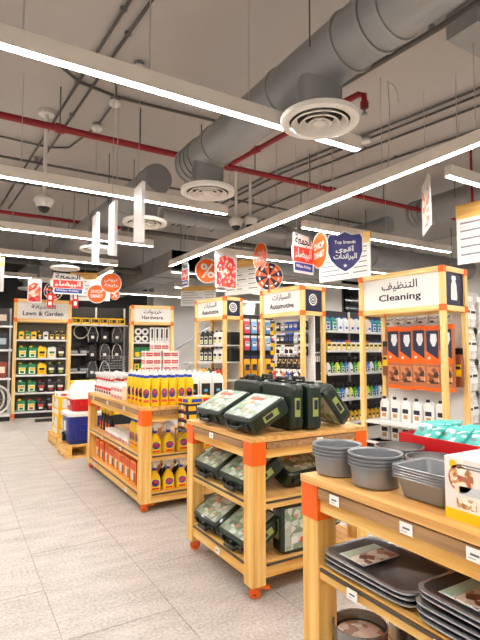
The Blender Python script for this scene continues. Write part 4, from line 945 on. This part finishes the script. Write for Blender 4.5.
for k, (z, cs) in enumerate(((2.2, ('blue', 'pink', 'sky', 'rose')), (1.82, ('sky', 'rose', 'blue', 'pink')))):
    for i in range(7): place(pk[cs[i % 4]], R1.p(.12 + i * .21, .34, z), R1.rz, f'{cs[i % 4]} hanging pack, {ORD[i]} from left, {("top", "second")[k]} row, beside far automotive stand', 'coloured hanging packs')
for i in range(7): place(yl, R1.p(.12 + i * .21, .34, 1.36), R1.rz, f'yellow cloth pack with dark card, {ORD[i]} from left, beside far automotive stand', 'yellow cloth packs')
R3 = after(CN, 1.41, .64, 7, .1)
run('shelving run hung with white plastic bags at the right edge', R3, 2.2, 2.4, (.2,), mat('run_pale', '#c8c6c2', .6))
wb = hangpack('white_bag', .24, .5, .12, printed('bag_pr', ['#dedcd8', '#e8e6e3', '#cfcdc9', '#e8e6e3', '#e2dfda', '#d6cfc6'], 14, .2), PAPER)
for k, z in enumerate((2.3, 1.82, 1.34, .86)):
    for i in range(6): place(wb, R3.p(.16 + i * .27, .2 + .05 * (i % 2), z), R3.rz, f'white plastic bag, {ORD[i]} from left, {ORD[k]} row down, right of the cleaning stand', 'white bags right of the cleaning stand')
# ------------------------------------------------------------------ bag wall between lawn and hardware stands
BW = Fr(2.42, 12.45, -4)
t = run('dark rack of black bags between the lawn and hardware stands', BW, 1.5, 2.62, ((.5, 0, .46), (.95, 0, .46), (1.4, 0, .46), 2.15), DARKPEG, .45)
bagm = mat('bag_black', '#17171a', .55, 0, .3, 25); bagg = mat('bag_grey', '#3c3e40', .6, 0, .3, 25)
def backpack(m, strap):
    b = MB().loft([(-.42, .12, .06, 4), (-.4, .15, .09, 4), (-.15, .15, .1, 4), (-.04, .12, .07, 3), (0, .05, .03, 2)], 0, 14)
    p = MB().loft([(-.38, .1, .03, 4), (-.36, .11, .04, 4), (-.2, .11, .04, 4), (-.17, .09, .02, 4)], 0, 12, Matrix.Translation((0, -.085, 0)))
    s_ = MB().tube([(-.1, -.1, -.38), (-.13, -.12, -.2), (-.07, -.1, -.03), (0, -.02, .03)], .012, 0, 6).tube([(.1, -.1, -.38), (.13, -.12, -.2), (.07, -.1, -.03), (0, -.02, .03)], .012, 0, 6)
    return proto('backpack', 'bag', ('bag_body', b.mesh('bag_body', m)), ('front_pocket', p.mesh('front_pocket', m)), ('strap', s_.mesh('strap', strap)), ('bag_label', MB().box((-.045, -.128, -.3), (.03, -.12, -.23)).mesh('bag_label', PAPER)))
bp = [backpack(bagm, colour('#d8d6d0')), backpack(bagm, BLACK), backpack(bagg, colour('#9a9690'))]
for k, z in enumerate((2.09, 1.64, 1.19, .74)):
    for i in range(3):
        place(bp[(i + k) % 3], BW.p(.62 + i * .31, .2, z), BW.rz, f'{("black bag with pale straps", "plain black bag", "dark grey bag")[(i + k) % 3]}, {ORD[i]} from left, {ORD[k]} row down, on the bag rack', 'bags on the rack')
helm = proto('helmet', 'helmet', ('shell', MB().loft([(0, .13, .11, 2), (.05, .14, .12, 2), (.12, .11, .1, 2), (.16, .04, .04, 2)], 0, 16).mesh('shell', bagm)), ('visor', MB().loft([(.02, .11, .03, 3), (.08, .1, .03, 3)], 0, 12, Matrix.Translation((0, -.1, 0))).mesh('visor', colour('#9aa0a6', rough=.2))))
for k, z in enumerate((.5, .95, 1.4)):
    for i in range(2): place(helm, BW.p(.15 + i * .27, .2, z), BW.rz, f'dark helmet, {("left", "right")[i]} one on the {("lower", "middle", "upper")[k]} shelf of the bag rack', 'helmets on the rack')
yc = carton('yellow_case', .2, .15, .17, YELLOW, YELLOW, ((.1, .3, .9, .8, 1), (.2, .4, .5, .7, 0)), (BLACK,))
row(yc, BW, .1, 1.45, 6, .15, 2.15, 'yellow boxed item', 'top shelf of the bag rack', 'yellow boxes over the bags')
coil = proto('hose_coil', 'hose', ('coil', MB().tube([(.17 * math.cos(a * .4), .02 * (a % 3), .18 + .17 * math.sin(a * .4)) for a in range(40)], .014, 0, 6).mesh('coil', colour('#cfc8b4'))))
place(coil, BW.p(.33, .14, 1.78), BW.rz, 'pale coiled hose hung at the left of the bag rack')
# grey wire basket standing on the far table carton pile side
t = thing('wire_basket', 'grey wire basket in front of the bag rack', 'basket', (3.25, 11.3, .0), R(-10))
ob('basket_rim', (MB().tube([(-.25, -.18, 1.35), (.25, -.18, 1.35), (.25, .18, 1.35), (-.25, .18, 1.35)], .01, 0, 6, close=True), GREYM), t)
for k in range(5): ob('basket_wire', (MB().tube([(-.24, -.17, 1.06 + k * .06), (.24, -.17, 1.06 + k * .06), (.24, .17, 1.06 + k * .06), (-.24, .17, 1.06 + k * .06)], .006, 0, 5, close=True), GREYP), t)
for k in range(9): ob('basket_wire', (MB().tube([(-.24 + k * .06, -.17, 1.35), (-.24 + k * .06, -.17, 1.06)], .005, 0, 5), GREYP), t)
for sx in (-.24, .24):
    for sy in (-.17, .17): ob('basket_leg', (MB().cyl((sx, sy, 0), (sx, sy, 1.1), .012, 0, 8), GREYM), t)

# ------------------------------------------------------------------ shelves at the left edge
LE = Fr(-.46, 11.15, 0)
run('shelving with dark goods and white wheels at the left edge', LE, 1.5, 2.4, (.14, .9, 1.5, 2.0), mat('run_left', '#55504c', .6), .5)
dk = [carton('dark_carton', .3, .25, .34, colour(c), colour(g), ((.1, .3, .9, .7, 1),), (colour(b),)) for c, g, b in (('#2a2624', '#3a3230', '#c8b8a8'), ('#6a2a1a', '#8a3a22', '#e8d8c8'), ('#22262a', '#2a3036', '#9aa6b0'))]
for k, z in enumerate((.9, 1.5, 2.0)):
    row([dk[k % 3], dk[(k + 1) % 3], dk[2], dk[(k + 1) % 3]], LE, .05, 1.45, 4, .2, z, ['dark carton'], f'{("second", "third", "top")[k]} shelf at left edge', 'cartons at the left edge')
wheel = proto('wheel_rim', 'wheel', ('tyre', MB().tube([(.3 * math.cos(a * math.pi / 14), 0, .31 + .3 * math.sin(a * math.pi / 14)) for a in range(28)], .022, 0, 6, close=True).mesh('tyre', colour('#d8d2c6'))),
              ('hub', MB().cyl((0, -.03, .31), (0, .03, .31), .04, 0, 12).mesh('hub', GREYM)), ('spokes', (lambda m: [m.cyl((0, 0, .31), (.29 * math.cos(a * math.pi / 6), 0, .31 + .29 * math.sin(a * math.pi / 6)), .006, 0, 5) for a in range(12)] and m)(MB()).mesh('spokes', GREYM)))
for k in range(3): place(wheel, LE.p(1.2 - .1 * k, .1 + .12 * k, .14), LE.rz, f'pale spoked wheel, {ORD[k]} from the front, on the lowest shelf at left edge', 'spoked wheels')

# ------------------------------------------------------------------ pallets, coolers, boxes
def pallet(x, y, w, d, h, label, rz=0):
    t = thing('pallet', label, 'pallet', (x, y, 0), R(rz))
    for k in range(5): ob('deck_board', (MB().box((0, k * (d - .09) / 4, h - .02), (w, k * (d - .09) / 4 + .09, h)), WOODX), t)
    for x_ in (0, w / 2 - .04, w - .08): ob('bearer', (MB().box((x_, 0, .03), (x_ + .08, d, h - .02)), WOODY), t)
    for y_ in (0, d / 2 - .05, d - .1): ob('base_board', (MB().box((0, y_, 0), (w, y_ + .1, .03)), WOODX), t)
    return t
pallet(1.34, 6.85, .62, .66, .17, 'small wooden pallet under the blue cooler')
pallet(1.36, 7.72, .62, .7, .17, 'small wooden pallet under the yellow boxes')
def cooler(x, y, z, rz, w, d, h, body, lid, label, peak=False, spout=False):
    t = thing('cooler', label, 'cooler', (x, y, z), R(rz))
    b = ob('cooler_body', (MB().loft([(0, w * .45, d * .45, 8), (.02, w * .47, d * .47, 8), (h, w * .5, d * .5, 8)], 0, 24), body), t)
    if peak: ob('lid', (MB().loft([(h, w * .51, d * .51, 8), (h + .04, w * .5, d * .5, 8), (h + .1, w * .48, d * .44, 6), (h + .2, w * .4, d * .26, 4), (h + .24, w * .3, d * .14, 3)], 0, 24), lid), t)
    else: ob('lid', (MB().loft([(h, w * .53, d * .53, 8), (h + .045, w * .53, d * .53, 8), (h + .06, w * .49, d * .49, 8)], 0, 24), lid), t)
    ob('label', (MB().box((-w * .5 - .004, -.06, h * .45), (-w * .48, .06, h * .8)), PAPER), t)
    for s in (-1, 1): ob('side_handle', (MB().tube([(s * w * .2, -d * .5, h * .8), (s * w * .2, -d * .54, h * .5), (-s * w * .0 + s * .02, -d * .54, h * .5)], .012, 0, 6), body), t)
    if spout: ob('spout', (MB().box((-w * .5 - .03, -.035, .03), (-w * .46, .035, .12)).cyl((-w * .5 - .02, 0, .12), (-w * .5 - .02, 0, .15), .02, 0, 10), BLACK), t)
    ob('recess_panel', (MB().box((-w * .3, -d * .5 - .006, h * .15), (w * .3, -d * .48, h * .7)), body), t)
cooler(1.63, 7.17, .17, 0, .5, .5, .38, mat('cooler_blue', '#1d2f86', .35), WHITE, 'blue cooler with white lid and black tap on the pallet', spout=True)
cooler(1.65, 7.19, .615, 0, .44, .42, .17, mat('cooler_red', '#c8161c', .35), mat('cooler_white', '#eceae4', .4), 'red and white jug cooler standing on the blue cooler', peak=True)
GBX = carton('yellow_white_box', .46, .5, .29, YELLOW, YELLOW, ((.05, .05, .95, .3, 1), (.1, .4, .5, .9, 1), (.55, .4, .9, .9, 2)), (PAPER, printed('appliance_pic', ['#3a3a3c', '#e8e6e2', '#8a8a8c', '#c8c6c2'], 14)), topm=PAPER)
place(GBX, (1.63, 8.05, .17), 0, 'lower yellow and white appliance box on the pallet', 'yellow boxes on pallet')
place(GBX, (1.63, 8.05, .462), R(2), 'upper yellow and white appliance box on the pallet', 'yellow boxes on pallet')
place(carton('flat_white_box', .44, .46, .05, PAPER, PAPER, ((.1, .2, .5, .8, 1),), (RED,), topm=printed('flat_pic', ['#f4f3f0', '#d8e0d8', '#e88a8a', '#f4f3f0'], 10)), (1.63, 8.04, .757), R(-4), 'flat white box lying on top of the yellow boxes')
def tote(x, y, z, label, rz=0):
    t = thing('storage_tote', label, 'storage box', (x, y, z), R(rz), 'black totes with yellow lids')
    ob('tote_body', (MB().loft([(0, .22, .17, 8), (.25, .26, .2, 8)], 0, 20), BLACKS), t)
    ob('tote_lid', (MB().loft([(.25, .28, .22, 8), (.285, .28, .22, 8), (.298, .25, .19, 8)], 0, 20), YELLOW), t)
    for s in (-1, 1): ob('latch', (MB().box((s * .27 - .02, -.05, .15), (s * .27 + .02, .05, .27)), YELLOW), t)
for k, (x, y, z, w_) in enumerate(((2.2, 9.5, 0, 'bottom left'), (2.2, 9.5, .3, 'middle left'), (2.2, 9.5, .6, 'top left'), (2.82, 9.4, 0, 'bottom right'), (2.82, 9.4, .3, 'middle right'), (2.82, 9.4, .6, 'top right'))):
    tote(x, y, z, f'black storage tote with yellow lid, {w_} of the stack behind the coolers', 4)
t = thing('floor_mat', 'thin dark floor mat in front of the lawn stand', 'mat', (1.75, 10.9, 0), R(-6))
ob('mat_sheet', (MB().box((-.25, -.2, .0005), (.25, .2, .012)), BLACK), t)

# ------------------------------------------------------------------ service counter behind the far automotive stand
t = thing('service_counter', 'white service counter with slanted side between hardware and automotive stands', 'counter', (6.25, 13.2, 0), R(-8))
ob('counter_front', (MB().poly([(0, 0), (1.6, 0), (1.6, 1.05), (-.12, 1.05)], 0, .04), WALLW), t)
ob('counter_top', (MB().box((-.2, -.1, 1.05), (1.7, .6, 1.11)), WHITEM), t)
ob('counter_side', (MB().box((.02, .04, 0), (.06, .55, 1.05)), GREYP), t)
t = thing('cardboard_box', 'brown cardboard box standing on the white service counter', 'box', (6.75, 13.35, 1.11), R(-8))
ob('carton_body', (MB().box((-.15, -.1, 0), (.15, .1, .55)), mat('cardboard', '#b07a4a', .7)), t)
ob('packing_tape', (MB().box((-.03, -.102, 0), (.03, .102, .552)), OFFW), t)
t = thing('stair_rail', 'white sloping stair panel on the wall behind the counter', 'stair', (6.5, 15.2, 0))
ob('slope_panel', (MB().poly([(0, 0), (3.2, 0), (3.2, 3.4), (0, 1.5)], 0, .08), mat('stair_white', '#c9c6c1', .7)), t)
ob('hand_rail', (MB().tube([(0, -.02, 1.55), (3.2, -.02, 3.45)], .025, 0, 8), GREYM), t)

# ------------------------------------------------------------------ hanging signs
def wires(t, xs, z0, zoff):
    for x in xs: ob('hanging_wire', (MB().cyl((x, .005, z0), (x, .005, TOPZ - zoff), .003, 0, 5), WIRE), t)
def outline(pts, k): return [(x * k, z * k) for x, z in pts]
def oval(rx, rz_, n=28): return [(rx * math.cos(2 * math.pi * i / n), rz_ * math.sin(2 * math.pi * i / n)) for i in range(n)]
def disc_sign(label, x, y, z, r, rz, words, face=ORANGE, sizes=None):
    t = thing('round_sign', label, 'sign', (x, y, z), R(rz))
    ob('white_rim', (MB().poly(oval(r, r), 0, .012), PAPER), t)
    ob('sign_face', (MB().poly(oval(r * .92, r * .92), -.003, 0), face), t)
    n = len(words)
    for i, w_ in enumerate(words):
        lettering(t, w_, PAPER, 0, -.004, (n - 1) * r * .24 - i * r * .48, w=r * (1.25 if n > 1 else 1.15), h=r * (.36 if n > 1 else 1.15), bold=.02)
    wires(t, (0,), r, z)
def info_board(label, x, y, z, w, h, rz, n=5):
    t = thing('aisle_board', label, 'sign', (x, y, z), R(rz))
    ob('panel', (MB().box((-w / 2, 0, 0), (w / 2, .02, h)), PAPER), t)
    ob('wood_header', (MB().box((-w / 2 - .004, -.004, h * .76), (w / 2 + .004, .024, h)), WOODX), t)
    for i in range(n):
        zz = h * (.68 - i * .66 / n)
        ob('text_line', (MB().box((-w * .44, -.002, zz - h * .015), (-w * .1 + .1 * w * ((i * 7) % 3), 0, zz + h * .015)), mat('text_grey', '#85858b', .6)), t)
        ob('text_line', (MB().box((w * .18, -.002, zz - h * .015), (w * .44, 0, zz + h * .015)), mat('text_grey', '#85858b', .6)), t)
        ob('divider_line', (MB().box((-w * .46, -.0015, zz - h * .062), (w * .46, 0, zz - h * .054)), mat('line_grey', '#a8a8aa', .6)), t)
    wires(t, (-w * .4, w * .4), h, z)
def wf_sign(label, x, y, z, w, h, rz):
    t = thing('friday_sign', label, 'sign', (x, y, z), R(rz))
    ob('white_backing', (MB().poly([(-w * .42, h * .5), (w * .3, h * .46), (w * .46, h * .3), (w * .5, -h * .1), (w * .46, -h * .5), (-w * .4, -h * .5), (-w * .42, -h * .2), (-w * .5, -h * .12), (-w * .5, h * .14), (-w * .44, h * .2)], 0, .012), PAPER), t)
    ob('red_band', (MB().box((-w * .42, -.003, -h * .22), (w * .44, 0, h * .16)), colour('#e23a26')), t)
    ob('blue_band', (MB().box((-w * .38, -.003, -h * .44), (w * .42, 0, -h * .24)), colour('#22388a')), t)
    lettering(t, arabic('الجمعة'), INK, 0, -.001, h * .32, w=w * .72, h=h * .3, bold=.02)
    lettering(t, arabic('البيضاء'), PAPER, 0, -.004, -h * .02, w=w * .74, h=h * .3, bold=.02)
    lettering(t, 'White Friday', PAPER, 0, -.004, -h * .34, w=w * .66, h=h * .1, bold=.01)
    wires(t, (-w * .3, w * .3), h * .4, z)
def wheel_sign(label, x, y, z, r, rz):
    t = thing('prize_wheel', label, 'sign', (x, y, z), R(rz))
    ob('white_rim', (MB().poly(oval(r, r, 36), 0, .015), PAPER), t)
    for k in range(12):
        a0, a1 = k * math.pi / 6, (k + 1) * math.pi / 6
        sec = ob('wheel_sector', (MB().poly([(0, 0)] + [(r * .94 * math.cos(a0 + (a1 - a0) * i / 4), r * .94 * math.sin(a0 + (a1 - a0) * i / 4)) for i in range(5)], -.003, 0), ORANGE if k % 2 else NAVY), t)
        am = (a0 + a1) / 2
        ob('sector_print', (MB().box((-.05 * r, -.005, -.1 * r), (.05 * r, -.003, .1 * r), 0, Matrix.Translation((r * .68 * math.cos(am), 0, r * .68 * math.sin(am))) @ Matrix.Rotation(-am, 4, 'Y')), PAPER), sec)
    ob('hub', (MB().poly(oval(r * .12, r * .12, 14), -.008, 0), PAPER), t)
    ob('pointer', (MB().poly([(-.03, -r * 1.12), (.03, -r * 1.12), (.02, -r * .95), (-.02, -r * .95)], -.006, 0), ORANGE), t)
    wires(t, (0,), r, z)
def shield(label, x, y, z, w, h, rz):
    t = thing('shield_sign', label, 'sign', (x, y, z), R(rz))
    P = [(-.42, .44), (-.2, .42), (0, .5), (.2, .42), (.42, .44), (.48, .34), (.48, 0), (.4, -.2), (.22, -.38), (0, -.5), (-.22, -.38), (-.4, -.2), (-.48, 0), (-.48, .34)]
    ob('white_rim', (MB().poly([(a * w, b * h) for a, b in P], 0, .012), PAPER), t)
    ob('shield_face', (MB().poly([(a * w * .94, b * h * .94) for a, b in P], -.003, 0), mat('shield_navy', '#28246c', .5)), t)
    lettering(t, 'Top brands', PAPER, 0, -.004, h * .22, w=w * .56, h=h * .1, bold=.015)
    lettering(t, arabic('أقوى'), PAPER, 0, -.004, h * .06, w=w * .5, h=h * .17, bold=.02)
    lettering(t, arabic('البراندات'), PAPER, 0, -.004, -h * .12, w=w * .62, h=h * .17, bold=.02)
    s_ = [((.06 if i % 2 == 0 else .025) * w * math.sin(i * math.pi / 5), -h * .33 + (.06 if i % 2 == 0 else .025) * w * math.cos(i * math.pi / 5)) for i in range(10)]
    ob('star', (MB().poly(s_, -.005, -.003), PAPER), t)
    wires(t, (-w * .3, w * .3), h * .4, z)
def poster(label, x, y, z, w, h, rz, m):
    t = thing('hanging_poster', label, 'sign', (x, y, z), R(rz))
    ob('poster_sheet', (MB().box((-w / 2, 0, -h / 2), (w / 2, .008, h / 2)), PAPER), t)
    ob('poster_picture', (MB().poly([(-w * .44, -h * .46), (w * .44, -h * .46), (w * .44, h * .12), (w * .3, h * .3), (-w * .1, h * .36), (-w * .44, h * .2)], -.003, 0), m), t)
    wires(t, (-w * .4, w * .4), h / 2, z)
SALE = [arabic('عروض'), arabic('رائعة'.replace('ئ', 'ي'))]
# right group
info_board('white aisle board with wooden top at the right edge', 5.5, 3.35, 2.55, .8, .76, -83)
t = thing('hanging_poster', 'narrow white sign with orange print hanging edge-on below the long lamp', 'sign', (4.6, 3.54, 3.12), R(-126))
ob('poster_sheet', (MB().poly([(-.16, -.32), (.16, -.26), (.16, .3), (.08, .36), (-.02, .3), (-.16, .28)], 0, .01), PAPER), t)
ob('poster_picture', (MB().box((-.12, -.003, -.24), (.12, 0, .2)), printed('pale_red', ['#e88a6a', '#f4f3f0', '#e8a48a', '#f4e3dc'], 16)), t)
wires(t, (0,), .34, 3.12)
info_board('white aisle board with wooden edge behind the shield sign', 5.2, 5.55, 2.58, .98, .68, -80, 6)
shield('navy shield sign hanging above the aisle', 4.86, 5.15, 2.91, .54, .62, -42)
disc_sign('orange oval sign reading SHOP SMART left of the shield', 4.5, 5.3, 2.92, .27, -105, ['SHOP', 'SMART'])
wf_sign('white, red and blue sale sign left of the SHOP SMART disc', 4.34, 5.47, 2.88, .5, .58, 12)
# middle group
wheel_sign('navy and orange prize wheel above the near automotive stand', 5.02, 7.36, 2.86, .27, -25)
disc_sign('orange oval sign above the prize wheel', 4.88, 7.45, 3.24, .27, -94, SALE)
info_board('white aisle board with wooden top left of the prize wheel', 5.42, 9.0, 2.72, 1.0, .78, -70)
poster('hanging poster with red picture beside the percent disc', 4.32, 7.75, 2.99, .56, .72, 14, printed('poster_red', ['#e23a26', '#e23a26', '#d8242a', '#f2b8a8', '#c83a6a', '#f4e3dc', '#e8643a'], 26))
disc_sign('orange round sign with a white percent mark', 4.7, 9.28, 3.22, .28, -8, ['%'])
wf_sign('small red and white sale sign left of the percent disc', 3.68, 8.2, 2.91, .26, .5, -84)
info_board('far white aisle board with wooden top above the far automotive stand', 5.75, 11.9, 2.72, 1.0, .55, -40)
# left group
info_board('white aisle board behind two orange discs at the left', 2.86, 12.1, 2.72, .95, .7, -20)
disc_sign('orange round sign reading SHOP SMART at the left', 2.77, 11.08, 2.78, .22, -15, ['SHOP', 'SMART'])
disc_sign('larger orange round sign at the right of the left board', 3.04, 10.9, 3.03, .24, -15, SALE)
disc_sign('small orange round tag hanging under the larger orange disc', 3.16, 11.0, 2.78, .13, -50, ['%'])
wf_sign('wide sale sign above the lawn stand', 2.09, 10.89, 2.94, .72, .46, -5)
wheel_sign('navy and orange prize wheel partly hidden by the wide sale sign', 1.82, 11.05, 2.78, .2, -20)
poster('red drop poster in front of the lawn stand sign', 1.42, 10.9, 2.74, .28, .5, -20, printed('poster_red2', ['#e23a26', '#d8242a', '#e8643a', '#f2b8a8', '#a8202a'], 14))
def red_tag(label, x, y, z, w, h):
    t = thing('vertical_tag', label, 'sign', (x, y, z), R(-10))
    ob('tag_sheet', (MB().box((-w / 2, 0, -h / 2), (w / 2, .008, h / 2)), RED), t)
    ob('tag_print', (MB().box((-w * .25, -.002, -h * .35), (w * .25, 0, -h * .1)).box((-w * .25, -.002, .02), (w * .25, 0, h * .35)), PAPER), t)
    wires(t, (0,), h / 2, z)
red_tag('small red vertical tag over the lawn stand header', 1.74, 10.95, 2.56, .12, .3)
red_tag('small red vertical tag right of the lawn stand', 2.27, 10.95, 2.6, .12, .36)
info_board('cut-off white board with wooden top at the left edge', .27, 10.2, 2.6, 1.0, .66, -8)
# three tall white blades hanging in the left aisle
def blade(label, x, y, z):
    t = thing('hanging_sign', label, 'sign', (x, y, z), R(-92), 'white hanging blades')
    ob('blade_panel', (MB().poly([(-.14, -.26), (.14, -.32), (.14, .32), (-.14, .32)], 0, .03), WHITE), t)
    ob('blade_edge', (MB().box((.14, -.002, -.32), (.146, .032, .32)), PAPER), t)
    wires(t, (0,), .32, z)
blade('left white blade sign hanging in the aisle', 1.46, 6.02, 2.85)
blade('middle white blade sign hanging in the aisle', 1.5, 5.4, 2.84)
blade('right and largest white blade sign hanging in the aisle', 1.6, 4.78, 2.88)
bpy.context.view_layer.update()
